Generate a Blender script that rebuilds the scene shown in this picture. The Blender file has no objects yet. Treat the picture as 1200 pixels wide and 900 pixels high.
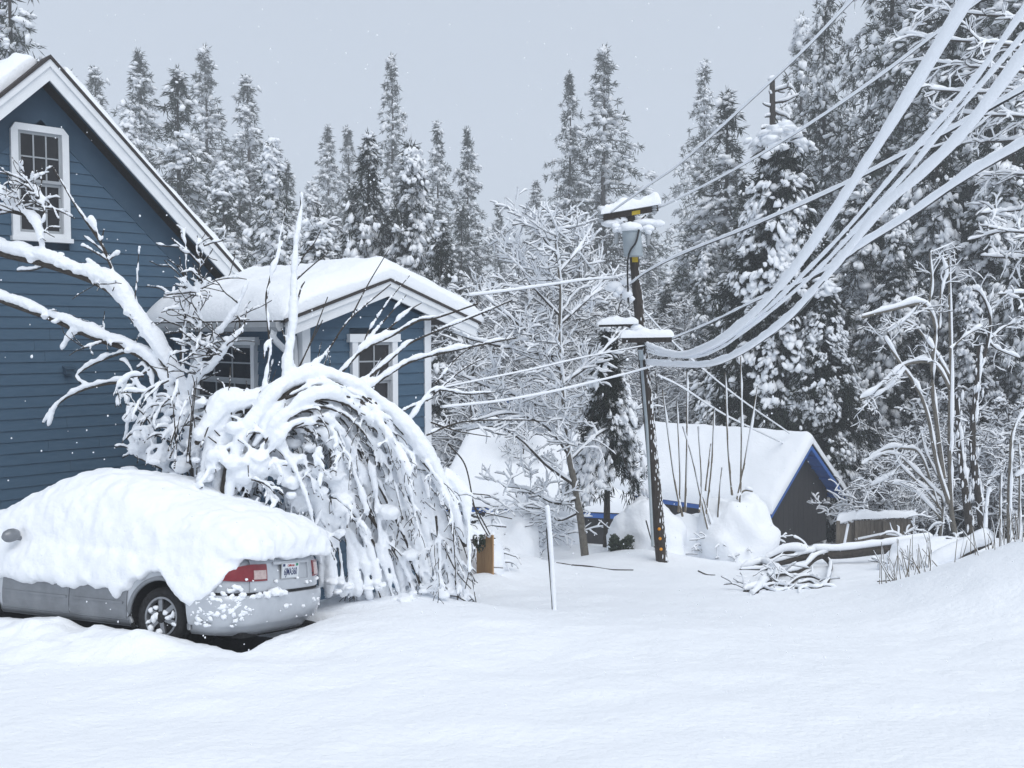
import bpy, math, random
import numpy as np
from mathutils import Vector, Matrix

S = bpy.context.scene
C = S.collection
R_ = random.Random(7)
RNG = np.random.default_rng(11)
F = 1167.0
PITCH = math.atan(60.0 / F)

# ------------------------------------------------------------------ camera, sky, sun, exposure
cam = bpy.data.cameras.new('camera')
cam.sensor_width = 36.0
cam.lens = 36.0 * F / 1200.0
cam.clip_start = 0.05
cam.clip_end = 2000.0
camo = bpy.data.objects.new('camera', cam)
camo.rotation_euler = (math.pi / 2 - PITCH, 0, 0)
C.objects.link(camo)
S.camera = camo

SUN_EL, SUN_AZ = math.radians(52), math.radians(150)     # azimuth clockwise from +Y
W = bpy.data.worlds.new('World')
S.world = W
W.use_nodes = True
nt = W.node_tree
bg = nt.nodes['Background']
bg.inputs['Strength'].default_value = 0.1
sky = nt.nodes.new('ShaderNodeTexSky')
sky.sky_type = 'NISHITA'
sky.sun_disc = False
sky.sun_elevation = SUN_EL
sky.sun_rotation = SUN_AZ
mixs = nt.nodes.new('ShaderNodeMix')
mixs.data_type = 'RGBA'
mixs.inputs[0].default_value = 0.93                       # cloud cover over the clear sky
mixs.inputs[7].default_value = (4.75, 5.3, 6.1, 1)        # even grey cloud
nt.links.new(sky.outputs[0], mixs.inputs[6])
nt.links.new(mixs.outputs[2], bg.inputs['Color'])

sun = bpy.data.lights.new('sun', 'SUN')
sun.energy = 1.5
sun.angle = math.radians(50)
sun.color = (1.0, 0.985, 0.96)
suno = bpy.data.objects.new('sun', sun)
sd = Vector((math.sin(SUN_AZ) * math.cos(SUN_EL), math.cos(SUN_AZ) * math.cos(SUN_EL), math.sin(SUN_EL)))
suno.rotation_euler = sd.to_track_quat('Z', 'Y').to_euler()
suno.location = (0, -10, 60)
C.objects.link(suno)

S.view_settings.view_transform = 'Standard'
S.view_settings.look = 'None'
S.view_settings.exposure = 0.36
S.view_settings.gamma = 1.0
S.view_settings.use_curve_mapping = False
S.cycles.use_denoising = True
S.cycles.max_bounces = 10
S.cycles.diffuse_bounces = 8
S.cycles.volume_bounces = 1
S.cycles.transparent_max_bounces = 8
S.cycles.caustics_reflective = False
S.cycles.caustics_refractive = False


# ------------------------------------------------------------------ helpers
def P(px, py, d):
    """point of the place seen at pixel (px, py) of the photograph, d metres away along +Y"""
    xc = (px - 600.0) / F
    yc = (450.0 - py) / F
    y = math.cos(PITCH) + yc * math.sin(PITCH)
    z = -math.sin(PITCH) + yc * math.cos(PITCH)
    return np.array([xc / y * d, d, z / y * d])


def hash3(i, j, k):
    n = (i * 374761393 + j * 668265263 + k * 2147483647 + 1013904223) & 0xFFFFFFFF
    n = ((n ^ (n >> 13)) * 1274126177) & 0xFFFFFFFF
    return ((n ^ (n >> 16)) & 0xFFFF) / 65535.0


def vnoise(p):
    p = np.asarray(p, dtype=np.float64)
    f = np.floor(p).astype(np.int64)
    t = p - f
    t = t * t * (3 - 2 * t)
    r = 0
    for a in (0, 1):
        for b in (0, 1):
            for c in (0, 1):
                w = (t[:, 0] if a else 1 - t[:, 0]) * (t[:, 1] if b else 1 - t[:, 1]) * (t[:, 2] if c else 1 - t[:, 2])
                r = r + w * hash3(f[:, 0] + a, f[:, 1] + b, f[:, 2] + c)
    return r * 2 - 1


def fbm(p, o=3, g=0.5):
    r, a = 0, 1.0
    p = np.asarray(p, dtype=np.float64)
    for i in range(o):
        r = r + a * vnoise(p + i * 17.3)
        p = p * 2.03
        a *= g
    return r


def catmull(pts, n):
    pts = np.asarray(pts, dtype=float)
    if len(pts) < 3:
        t = np.linspace(0, 1, n)[:, None]
        return pts[0] * (1 - t) + pts[-1] * t
    q = np.vstack([2 * pts[0] - pts[1], pts, 2 * pts[-1] - pts[-2]])
    m = len(pts) - 1
    u = np.linspace(0, m - 1e-6, n)
    i = u.astype(int)
    t = (u - i)[:, None]
    a, b, c, d = q[i], q[i + 1], q[i + 2], q[i + 3]
    return 0.5 * (2 * b + (c - a) * t + (2 * a - 5 * b + 4 * c - d) * t ** 2 + (3 * b - a - 3 * c + d) * t ** 3)


def ico(sub):
    t = (1 + 5 ** 0.5) / 2
    v = [(-1, t, 0), (1, t, 0), (-1, -t, 0), (1, -t, 0), (0, -1, t), (0, 1, t), (0, -1, -t), (0, 1, -t), (t, 0, -1), (t, 0, 1), (-t, 0, -1), (-t, 0, 1)]
    v = [np.array(a) / np.linalg.norm(a) for a in v]
    f = [(0, 11, 5), (0, 5, 1), (0, 1, 7), (0, 7, 10), (0, 10, 11), (1, 5, 9), (5, 11, 4), (11, 10, 2), (10, 7, 6), (7, 1, 8), (3, 9, 4), (3, 4, 2), (3, 2, 6), (3, 6, 8), (3, 8, 9), (4, 9, 5), (2, 4, 11), (6, 2, 10), (8, 6, 7), (9, 8, 1)]
    for _ in range(sub):
        cache, nf = {}, []
        def mid(a, b):
            k = (min(a, b), max(a, b))
            if k not in cache:
                m = v[a] + v[b]
                v.append(m / np.linalg.norm(m))
                cache[k] = len(v) - 1
            return cache[k]
        for a, b, c in f:
            ab, bc, ca = mid(a, b), mid(b, c), mid(c, a)
            nf += [(a, ab, ca), (b, bc, ab), (c, ca, bc), (ab, bc, ca)]
        f = nf
    return np.array(v), np.array(f)


ICO = [ico(0), ico(1), ico(2)]


def nrm(v):
    v = np.asarray(v, dtype=float)
    return v / (np.linalg.norm(v, axis=-1, keepdims=True) + 1e-12)


class MB:
    """collects triangles and builds ONE mesh object"""
    def __init__(s):
        s.v, s.f, s.n = [], [], 0

    def add(s, v, f):
        v = np.asarray(v, dtype=np.float64).reshape(-1, 3)
        f = np.asarray(f, dtype=np.int64)
        if f.shape[1] == 4:
            f = np.vstack([f[:, [0, 1, 2]], f[:, [0, 2, 3]]])
        s.v.append(v)
        s.f.append(f + s.n)
        s.n += len(v)

    def tube(s, pts, r, k=5, sq=None):
        pts = np.asarray(pts, dtype=float)
        n = len(pts)
        r = np.broadcast_to(np.asarray(r, dtype=float), (n,))
        t = nrm(np.gradient(pts, axis=0))
        ref = np.array([0, 0, 1.0]) if abs(t[:, 2]).mean() < 0.8 else np.array([1.0, 0.1, 0])
        a = nrm(np.cross(t, ref))
        b = np.cross(a, t)
        th = np.arange(k) * 2 * math.pi / k
        ring = np.cos(th)[None, :, None] * a[:, None, :] + np.sin(th)[None, :, None] * b[:, None, :] * (sq or 1.0)
        v = (pts[:, None, :] + ring * r[:, None, None]).reshape(-1, 3)
        v = np.vstack([v, pts[0] - t[0] * r[0] * 0.5, pts[-1] + t[-1] * r[-1] * 0.5])
        i = np.arange(n - 1)[:, None] * k
        j = np.arange(k)[None, :]
        j2 = (j + 1) % k
        q = np.stack([i + j, i + k + j, i + k + j2, i + j2], -1).reshape(-1, 4)
        f = np.vstack([q[:, [0, 2, 1]], q[:, [0, 3, 2]]])
        jj = np.arange(k)
        c0 = np.stack([np.full(k, n * k), (jj + 1) % k, jj], -1)
        c1 = np.stack([np.full(k, n * k + 1), (n - 1) * k + jj, (n - 1) * k + (jj + 1) % k], -1)
        s.add(v, np.vstack([f, c0[:, ::-1], c1[:, ::-1]]))

    def blobs(s, c, a, b, h, ax=None, sub=0, jit=0.2):
        """many ellipsoids: centres c, half sizes a (along ax), b (across), h (up)"""
        c = np.asarray(c, dtype=float).reshape(-1, 3)
        n = len(c)
        if not n:
            return
        V, T = ICO[sub]
        a, b, h = [np.broadcast_to(np.asarray(x, dtype=float), (n,)) for x in (a, b, h)]
        if ax is None:
            th = RNG.uniform(0, 6.28, n)
            ax = np.stack([np.cos(th), np.sin(th), np.zeros(n)], -1)
        ax = nrm(ax)
        side = nrm(np.cross(np.array([0, 0, 1.0]), ax) + 1e-6)
        up = np.cross(ax, side)
        j = 1 + RNG.uniform(-jit, jit, (n, len(V)))
        v = c[:, None, :] + (V[None, :, 0, None] * ax[:, None, :] * a[:, None, None] + V[None, :, 1, None] * side[:, None, :] * b[:, None, None] + V[None, :, 2, None] * up[:, None, :] * h[:, None, None]) * j[:, :, None]
        f = T[None] + (np.arange(n) * len(V))[:, None, None]
        s.add(v.reshape(-1, 3), f.reshape(-1, 3))

    def needles(s, c, d, size, k, spread=0.9, down=0.2, w=0.055):
        """tufts of thin leaf-like triangles at c"""
        c = np.asarray(c, dtype=float).reshape(-1, 3)
        n = len(c)
        if not n:
            return
        size = np.broadcast_to(np.asarray(size, dtype=float), (n,))
        dr = np.asarray(d)[:, None, :] + RNG.normal(0, 1, (n, k, 3)) * spread
        dr[:, :, 2] -= down
        dr = nrm(dr)
        L = size[:, None, None] * RNG.uniform(0.5, 1.15, (n, k, 1))
        sd_ = nrm(np.cross(dr, RNG.normal(0, 1, (n, k, 3)))) * size[:, None, None] * w
        p0 = c[:, None, :] + RNG.normal(0, 0.12, (n, k, 3)) * size[:, None, None]
        m = p0 + dr * L * 0.45
        v = np.stack([p0, m + sd_, p0 + dr * L, m - sd_], 2).reshape(-1, 3)
        b = np.arange(n * k)[:, None] * 4
        s.add(v, np.vstack([b + np.array([[0, 1, 2]]), b + np.array([[0, 2, 3]])]))

    def box(s, o, ex, ey, ez, a0, a1, b0, b1, c0, c1):
        o, ex, ey, ez = [np.asarray(x, dtype=float) for x in (o, ex, ey, ez)]
        v = [o + ex * a + ey * b + ez * c for c in (c0, c1) for b in (b0, b1) for a in (a0, a1)]
        s.add(v, [(0, 2, 3, 1), (4, 5, 7, 6), (0, 1, 5, 4), (2, 6, 7, 3), (0, 4, 6, 2), (1, 3, 7, 5)])

    def bar(s, p, q, w, h, up=(0, 0, 1)):
        p, q = np.asarray(p, dtype=float), np.asarray(q, dtype=float)
        L = np.linalg.norm(q - p)
        x = (q - p) / L
        y = nrm(np.cross(up, x))
        z = np.cross(x, y)
        s.box(p, x, y, z, 0, L, -w / 2, w / 2, -h / 2, h / 2)

    def poly(s, pts, ext):
        """convex polygon pts extruded by vector ext"""
        pts = np.asarray(pts, dtype=float)
        n = len(pts)
        v = np.vstack([pts, pts + np.asarray(ext)])
        f = [(0, i, i + 1) for i in range(1, n - 1)] + [(n, n + i + 1, n + i) for i in range(1, n - 1)]
        for i in range(n):
            j = (i + 1) % n
            f += [(i, i + n, j + n), (i, j + n, j)]
        s.add(v, f)

    def grid(s, G, wrap=False, flip=False):
        """G: (n, m, 3) points"""
        n, m = G.shape[:2]
        i = np.arange(n - 1)[:, None] * m
        j = np.arange(m if wrap else m - 1)[None, :]
        j2 = (j + 1) % m
        q = np.stack([i + j, i + j2, i + m + j2, i + m + j], -1).reshape(-1, 4)
        s.add(G.reshape(-1, 3), q[:, ::-1] if flip else q)

    def shell(s, G, H):
        """closed slab between two grids of the same size"""
        n, m = G.shape[:2]
        N = n * m
        i = np.arange(n - 1)[:, None] * m
        j = np.arange(m - 1)[None, :]
        q = np.stack([i + j, i + j + 1, i + m + j + 1, i + m + j], -1).reshape(-1, 4)
        rim = list(range(m)) + [k * m + m - 1 for k in range(1, n)] + [(n - 1) * m + k for k in range(m - 2, -1, -1)] + [k * m for k in range(n - 2, 0, -1)]
        rim = np.array(rim)
        nx = np.roll(rim, -1)
        e = np.stack([nx, rim, rim + N, nx + N], -1)
        s.add(np.vstack([G.reshape(-1, 3), H.reshape(-1, 3)]), np.vstack([q, q[:, ::-1] + N, e]))

    def arrays(s):
        return (np.vstack(s.v), np.vstack(s.f)) if s.v else (np.zeros((0, 3)), np.zeros((0, 3), int))

    def mesh(s, name, mat, off=(0, 0, 0), smooth=False):
        v, f = s.arrays()
        return make_mesh(name, v - np.asarray(off), f, mat, smooth)

    def build(s, name, mat, parent=None, smooth=False, label=None, kind=None):
        off = root_loc(parent)
        o = bpy.data.objects.new(name, s.mesh(name, mat, off, smooth))
        C.objects.link(o)
        if parent:
            o.parent = parent
        if label:
            o['label'] = label
        if kind:
            o['kind'] = kind
        return o


def make_mesh(name, v, f, mat, smooth):
    me = bpy.data.meshes.new(name)
    n = len(f)
    me.vertices.add(len(v))
    me.vertices.foreach_set('co', np.ascontiguousarray(v, dtype=np.float32).ravel())
    me.loops.add(n * 3)
    me.loops.foreach_set('vertex_index', np.ascontiguousarray(f, dtype=np.int32).ravel())
    me.polygons.add(n)
    me.polygons.foreach_set('loop_start', np.arange(n, dtype=np.int32) * 3)
    me.polygons.foreach_set('use_smooth', np.full(n, smooth, dtype=bool))
    me.update(calc_edges=True)
    if mat:
        me.materials.append(mat)
    return me


LOC = {}


def root_loc(o):
    while o is not None:
        if o.name in LOC:
            return LOC[o.name]
        o = o.parent
    return np.zeros(3)


def thing(name, label, cat, loc, group=None, kind=None):
    o = bpy.data.objects.new(name, None)
    o.empty_display_size = 0.3
    C.objects.link(o)
    o.location = [float(a) for a in loc]
    LOC[o.name] = np.asarray(loc, dtype=float)
    o['label'] = label
    o['category'] = cat
    if group:
        o['group'] = group
    return o


def copy_thing(root, loc, rz, sc, label, group=None):
    r = root.copy()
    C.objects.link(r)
    r.location = [float(a) for a in loc]
    r.rotation_euler = (0, 0, rz)
    r.scale = sc if hasattr(sc, '__len__') else (sc, sc, sc)
    r['label'] = label
    if group:
        r['group'] = group
    elif 'group' in r.keys():
        del r['group']
    for ch in list(root.children):
        c = ch.copy()
        C.objects.link(c)
        c.parent = r
        for g in list(ch.children):
            d = g.copy()
            C.objects.link(d)
            d.parent = c
    return r


def voxel(mb, size, smooth=2, amp=0.0, freq=3.0, amp2=0.0, freq2=12.0):
    """fuses closed lumps into one snow surface; returns MB"""
    v, f = mb.arrays()
    me = make_mesh('tmp', v, f, None, True)
    o = bpy.data.objects.new('tmp', me)
    C.objects.link(o)
    m = o.modifiers.new('r', 'REMESH')
    m.mode = 'VOXEL'
    m.voxel_size = size
    if smooth:
        k = o.modifiers.new('s', 'SMOOTH')
        k.iterations = smooth
        k.factor = 0.5
    dg = bpy.context.evaluated_depsgraph_get()
    ev = o.evaluated_get(dg)
    m2 = bpy.data.meshes.new_from_object(ev)
    n = len(m2.vertices)
    co = np.empty(n * 3, dtype=np.float32)
    m2.vertices.foreach_get('co', co)
    co = co.reshape(-1, 3).astype(float)
    no = np.empty(n * 3, dtype=np.float32)
    m2.vertex_normals.foreach_get('vector', no)
    no = no.reshape(-1, 3)
    m2.calc_loop_triangles()
    t = np.empty(len(m2.loop_triangles) * 3, dtype=np.int32)
    m2.loop_triangles.foreach_get('vertices', t)
    if amp:
        co = co + no * (fbm(co * freq, 3) * amp)[:, None]
    if amp2:
        co = co + no * (fbm(co * freq2, 2) * amp2)[:, None]
    bpy.data.objects.remove(o)
    bpy.data.meshes.remove(me)
    bpy.data.meshes.remove(m2)
    r = MB()
    r.add(co, t.reshape(-1, 3))
    return r


# ------------------------------------------------------------------ materials
def material(name, col, rough=0.7, metal=0.0, noise=None, bump=None, spec=0.3, coat=0.0, stretch=None):
    m = bpy.data.materials.new(name)
    m.use_nodes = True
    t = m.node_tree
    b = t.nodes['Principled BSDF']
    b.inputs['Base Color'].default_value = (*col, 1)
    b.inputs['Roughness'].default_value = rough
    b.inputs['Metallic'].default_value = metal
    b.inputs['Specular IOR Level'].default_value = spec
    b.inputs['Coat Weight'].default_value = coat
    tc = t.nodes.new('ShaderNodeTexCoord')
    src = tc.outputs['Object']
    if stretch:
        mp = t.nodes.new('ShaderNodeMapping')
        mp.inputs['Scale'].default_value = stretch
        t.links.new(src, mp.inputs['Vector'])
        src = mp.outputs[0]
    if noise:
        sc, col2, lo, hi = noise
        n = t.nodes.new('ShaderNodeTexNoise')
        n.inputs['Scale'].default_value = sc
        n.inputs['Detail'].default_value = 6
        n.inputs['Roughness'].default_value = 0.65
        t.links.new(src, n.inputs['Vector'])
        r = t.nodes.new('ShaderNodeValToRGB')
        r.color_ramp.elements[0].position = lo
        r.color_ramp.elements[0].color = (*col, 1)
        r.color_ramp.elements[1].position = hi
        r.color_ramp.elements[1].color = (*col2, 1)
        t.links.new(n.outputs[0], r.inputs[0])
        t.links.new(r.outputs[0], b.inputs['Base Color'])
    if bump:
        sc, st, dist = bump
        n = t.nodes.new('ShaderNodeTexNoise')
        n.inputs['Scale'].default_value = sc
        n.inputs['Detail'].default_value = 5
        n.inputs['Roughness'].default_value = 0.6
        t.links.new(src, n.inputs['Vector'])
        k = t.nodes.new('ShaderNodeBump')
        k.inputs['Strength'].default_value = st
        k.inputs['Distance'].default_value = dist
        t.links.new(n.outputs[0], k.inputs['Height'])
        t.links.new(k.outputs[0], b.inputs['Normal'])
    return m


SNOWC = (0.875, 0.90, 0.935)
M = {
    'snow': material('snow', SNOWC, 0.65, bump=(14, 0.5, 0.03), spec=0.2),
    'snow_ground': material('snow_ground', SNOWC, 0.65, bump=(11, 0.6, 0.04), spec=0.2),
    'snow_clump': material('snow_clump', SNOWC, 0.7, spec=0.15),
    'siding': material('siding_paint', (0.05, 0.096, 0.148), 0.6, noise=(3.5, (0.066, 0.116, 0.17), 0.35, 0.75), bump=(60, 0.25, 0.004), spec=0.3, stretch=(1, 1, 6)),
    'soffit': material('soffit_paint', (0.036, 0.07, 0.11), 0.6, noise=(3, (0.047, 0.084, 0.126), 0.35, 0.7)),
    'white': material('white_trim', (0.74, 0.76, 0.78), 0.5, noise=(5, (0.66, 0.68, 0.7), 0.45, 0.8)),
    'sash': material('window_sash', (0.34, 0.36, 0.38), 0.5, noise=(9, (0.3, 0.32, 0.34), 0.4, 0.7)),
    'pane': material('pane_glass', (0.016, 0.016, 0.018), 0.16, spec=0.35, noise=(2.2, (0.03, 0.03, 0.032), 0.4, 0.7)),
    'shingle': material('shingle', (0.035, 0.032, 0.032), 0.9, noise=(30, (0.07, 0.062, 0.06), 0.35, 0.7), bump=(40, 0.6, 0.01)),
    'gutter': material('gutter', (0.4, 0.42, 0.44), 0.45, noise=(6, (0.34, 0.35, 0.36), 0.4, 0.7)),
    'carpaint': material('silver_paint', (0.5, 0.525, 0.56), 0.3, metal=0.4, coat=0.6, noise=(5, (0.43, 0.455, 0.49), 0.4, 0.75), spec=0.5),
    'carpaint_dirty': material('silver_paint_dirty', (0.23, 0.245, 0.265), 0.42, metal=0.4, coat=0.3, noise=(4, (0.15, 0.16, 0.175), 0.35, 0.75), spec=0.4),
    'black': material('black_plastic', (0.012, 0.012, 0.013), 0.7, noise=(20, (0.02, 0.02, 0.02), 0.4, 0.7)),
    'tyre': material('tyre_rubber', (0.012, 0.012, 0.013), 0.85, noise=(25, (0.025, 0.025, 0.026), 0.45, 0.7), bump=(50, 0.5, 0.01)),
    'rim': material('rim_alloy', (0.3, 0.31, 0.33), 0.4, metal=0.7, noise=(12, (0.22, 0.23, 0.24), 0.4, 0.7)),
    'red': material('red_lens', (0.19, 0.006, 0.014), 0.15, coat=0.5, noise=(18, (0.16, 0.004, 0.01), 0.4, 0.7), spec=0.5),
    'clear': material('clear_lens', (0.5, 0.4, 0.38), 0.2, coat=0.5, noise=(30, (0.36, 0.26, 0.25), 0.4, 0.7)),
    'plate': material('plate_white', (0.62, 0.65, 0.68), 0.5, noise=(14, (0.54, 0.57, 0.6), 0.4, 0.7)),
    'plate_blue': material('plate_blue', (0.02, 0.03, 0.1), 0.6),
    'plate_red': material('plate_red', (0.4, 0.04, 0.04), 0.6),
    'plate_green': material('plate_green', (0.03, 0.22, 0.12), 0.6),
    'asphalt': material('asphalt', (0.03, 0.03, 0.032), 0.95, noise=(30, (0.05, 0.05, 0.052), 0.4, 0.7), bump=(60, 0.5, 0.01)),
    'slush': material('slush', (0.2, 0.22, 0.24), 0.8, noise=(7, (0.45, 0.48, 0.52), 0.35, 0.65), bump=(20, 0.7, 0.03)),
    'bark': material('bark', (0.03, 0.025, 0.022), 0.95, noise=(14, (0.07, 0.06, 0.05), 0.35, 0.7), bump=(30, 0.7, 0.02)),
    'bark_pale': material('bark_pale', (0.1, 0.09, 0.075), 0.95, noise=(16, (0.19, 0.175, 0.15), 0.35, 0.7), bump=(30, 0.6, 0.015)),
    'needle': material('needle', (0.022, 0.032, 0.024), 0.85, noise=(0.6, (0.042, 0.054, 0.04), 0.35, 0.7), spec=0.15),
    'needle_pine': material('needle_pine', (0.034, 0.046, 0.04), 0.85, noise=(0.6, (0.055, 0.068, 0.058), 0.35, 0.7), spec=0.15),
    'needle_dark': material('needle_dark', (0.010, 0.015, 0.010), 0.85, noise=(0.8, (0.026, 0.034, 0.022), 0.4, 0.75), spec=0.15),
    'ivy': material('ivy_leaf', (0.03, 0.045, 0.028), 0.6, noise=(9, (0.07, 0.085, 0.055), 0.4, 0.7)),
    'pole': material('pole_wood', (0.03, 0.024, 0.02), 0.9, noise=(10, (0.06, 0.048, 0.04), 0.35, 0.7), bump=(20, 0.7, 0.02), stretch=(3, 3, 0.4)),
    'steel': material('painted_steel', (0.33, 0.38, 0.41), 0.5, noise=(5, (0.27, 0.31, 0.34), 0.4, 0.7)),
    'yellow': material('yellow_tag', (0.5, 0.36, 0.02), 0.6, noise=(16, (0.4, 0.28, 0.02), 0.4, 0.7)),
    'amber': material('amber_reflector', (0.75, 0.3, 0.01), 0.35, noise=(30, (0.6, 0.22, 0.01), 0.4, 0.7)),
    'cable': material('cable', (0.02, 0.02, 0.021), 0.6),
    'ceramic': material('ceramic', (0.32, 0.34, 0.36), 0.35),
    'blue': material('blue_fascia', (0.04, 0.125, 0.40), 0.55, noise=(5, (0.05, 0.15, 0.46), 0.35, 0.7)),
    'shedwall': material('shed_wall', (0.036, 0.035, 0.037), 0.85, noise=(8, (0.053, 0.051, 0.052), 0.35, 0.7), bump=(30, 0.4, 0.01), stretch=(4, 4, 0.6)),
    'greywood': material('weathered_wood', (0.1, 0.085, 0.068), 0.9, noise=(7, (0.2, 0.175, 0.145), 0.35, 0.7), bump=(24, 0.6, 0.01), stretch=(5, 5, 0.5)),
    'cedarwood': material('cedar_wood', (0.36, 0.19, 0.08), 0.8, noise=(7, (0.52, 0.33, 0.17), 0.3, 0.7), bump=(24, 0.5, 0.01), stretch=(6, 6, 0.5)),
    'stalk': material('dry_stalk', (0.12, 0.1, 0.075), 0.9, noise=(10, (0.2, 0.17, 0.13), 0.4, 0.7)),
}

# ------------------------------------------------------------------ car frame (needed by the ground)
fw = nrm(np.array([-0.9283, 0.3715, -0.0172]))
lf = np.array([-0.369, -0.9145, 0.1657])
lf = nrm(lf - fw * lf.dot(fw))
upv = np.cross(fw, lf)
CAR_O = np.array([-2.41, 10.44, -3.334])


def car(x, y, z):
    return CAR_O + fw * x + lf * y + upv * z


# ------------------------------------------------------------------ ground
def sstep(x, a, b):
    t = np.clip((x - a) / (b - a), 0, 1)
    return t * t * (3 - 2 * t)


BUMPS = [  # x, y, sx, sy, h
    (-3.72, 9.72, 0.36, 0.28, 0.17), (-0.5, 17.0, 0.6, 0.7, 0.28),
    (-1.5, 12.7, 1.2, 0.8, 0.2),
    (-1.5, 11.3, 3.6, 2.4, 0.26), (-2.3, 9.5, 0.75, 0.35, -0.12), (-5.6, 10.6, 1.3, 0.8, 0.26), (-4.4, 10.0, 0.8, 0.5, 0.12),
    (8.2, 14.2, 2.0, 2.6, 1.05), (11.2, 19.5, 1.9, 2.2, 1.0), (12.2, 25.5, 1.6, 2.0, 0.6),
    (3.2, 24.2, 1.6, 1.2, 0.35), (-0.8, 19.5, 1.2, 1.3, 0.2), (-0.3, 21.0, 1.5, 2.0, 0.4),
    (1.8, 27.0, 1.6, 1.0, 0.3), (6.3, 20.5, 1.5, 1.8, -0.10),
]


def G(x, y, fine=True):
    x = np.atleast_1d(np.asarray(x, dtype=float))
    y = np.atleast_1d(np.asarray(y, dtype=float))
    yy = np.clip(y, -20, 34)
    z = -1.65 - 0.165 * yy
    z = z - 0.06 * np.clip(y - 34, 0, 10) + 0.02 * np.clip(y - 50, 0, 300)
    z = z + sstep(x, 12, 45) * 0.16 * np.clip(y - 14, 0, 90)
    z = z + sstep(-x, 30, 80) * 0.05 * np.clip(y - 30, 0, 90)
    for bx, by, sx, sy, h in BUMPS:
        z = z + h * np.exp(-((x - bx) / sx) ** 2 - ((y - by) / sy) ** 2)
    if fine:
        p = np.stack([x, y, np.zeros_like(x)], -1)
        near = np.exp(-np.clip(y - 5, 0, 60) / 40)
        z = z + 0.06 * fbm(p * 0.45, 3) * near + 0.019 * fbm(p * 2.6 + 9, 4, 0.55)
        lump = np.exp(-((x + 5.0) / 1.9) ** 2 - ((y - 10.0) / 0.8) ** 2)       # lumpy snow heaped beside the car
        z = z + lump * (0.07 * fbm(p * 2.2, 3) + 0.03 * fbm(p * 7, 2))
    # hollow where the car stands
    rx, ry = x - CAR_O[0], y - CAR_O[1]
    fx, fy = nrm(fw[:2]), nrm(lf[:2])
    a = rx * fx[0] + ry * fx[1]
    b = rx * fy[0] + ry * fy[1]
    ins = sstep(a, -0.12, 0.10) * sstep(-a, -4.6, -4.3) * sstep(b, -1.15, -0.8) * sstep(-b, -0.84, -0.66)
    zc = CAR_O[2] + a * fw[2] + b * lf[2] - 0.12
    z = z * (1 - ins) + zc * ins
    return z


def g1(x, y):
    return float(G(x, y)[0])


def cat(*segs):
    return np.unique(np.concatenate([np.arange(a, b, s) for a, b, s in segs] + [np.array([segs[-1][1]])]))


gx = cat((-220, -40, 12), (-40, -8, 1.2), (-8, -0.6, 0.055), (-0.6, 11, 0.11), (11, 40, 1.0), (40, 220, 12))
gy = cat((-60, 3.5, 2.5), (3.5, 8, 0.09), (8, 13, 0.055), (13, 30, 0.14), (30, 60, 1.0), (60, 300, 8))
XX, YY = np.meshgrid(gx, gy, indexing='ij')
ZZ = G(XX.ravel(), YY.ravel()).reshape(XX.shape)
mb = MB()
mb.grid(np.stack([XX, YY, ZZ], -1), flip=False)
go = mb.build('snow_ground', M['snow_ground'], smooth=True, kind='structure')
go['label'] = 'deep untouched snow covering the sloping ground'
mb = MB()
gu, gv = np.meshgrid(np.linspace(-0.02, 4.2, 30), np.linspace(-0.9, 0.76, 14), indexing='ij')
Q = CAR_O + gu[..., None] * fw + gv[..., None] * lf - upv * 0.085
mb.grid(Q)
ao = mb.build('bare_asphalt', M['asphalt'], kind='structure')  # snow-free ground; its dark colour also paints the shadow cavity below the bumper
ao['label'] = 'bare asphalt under the car, dark to stand in for the shade there'

# ------------------------------------------------------------------ snow on roofs
def snow_roof(mb, sec, ext, t, nu=60, nv=60, edge=0.25, lump=0.05, fr=1.2, over=0.06, seed=0, sag=None):
    """snow lying on a roof: sec = points across the roof (eave .. ridge .. eave), ext = vector along it"""
    sec = np.asarray(sec, dtype=float)
    ext = np.asarray(ext, dtype=float)
    L = np.linalg.norm(ext)
    d = np.r_[0, np.cumsum(np.linalg.norm(np.diff(sec, axis=0), axis=1))]
    k = np.linspace(0, d[-1], nv)
    k = d[-1] * (0.5 - 0.5 * np.cos(np.linspace(0, math.pi, nv))) * 0.6 + k * 0.4
    pts = np.stack([np.interp(k, d, sec[:, i]) for i in range(3)], -1)
    sm = pts.copy()
    for _ in range(nv // 10):
        sm[1:-1] = (sm[:-2] + 2 * sm[1:-1] + sm[2:]) / 4
    u = (0.5 - 0.5 * np.cos(np.linspace(0, math.pi, nu))) * 0.6 + np.linspace(0, 1, nu) * 0.4
    eu = np.minimum(u, 1 - u) * L
    ev = np.minimum(k, d[-1] - k)
    pu = np.sqrt(np.clip(1 - np.clip(1 - eu / edge, 0, 1) ** 2, 0, 1))
    pv = np.sqrt(np.clip(1 - np.clip(1 - ev / edge, 0, 1) ** 2, 0, 1))
    h = t * pu[:, None] * pv[None, :]
    base = pts[None] + u[:, None, None] * ext
    topb = sm[None] + u[:, None, None] * ext
    nz = fbm(topb.reshape(-1, 3) * fr + seed, 3).reshape(h.shape)
    nz2 = fbm(topb.reshape(-1, 3) * fr * 4 + seed, 2).reshape(h.shape)
    top = topb.copy()
    top[..., 2] = np.maximum(top[..., 2], base[..., 2]) + h * (1 + nz * lump / t + 0.3 * nz2 * lump / t) + 0.004
    c = nrm(ext)
    bulge = (np.clip(1 - eu / edge, 0, 1) * np.sin(np.pi * pu.clip(0, 1) * 0.9))[:, None] * over
    sgn = np.where(u < 0.5, -1, 1)[:, None]
    top += (bulge * sgn)[..., None] * c
    bot = base.copy()
    bot[..., 2] += 0.002
    mb.shell(top, bot)


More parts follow.
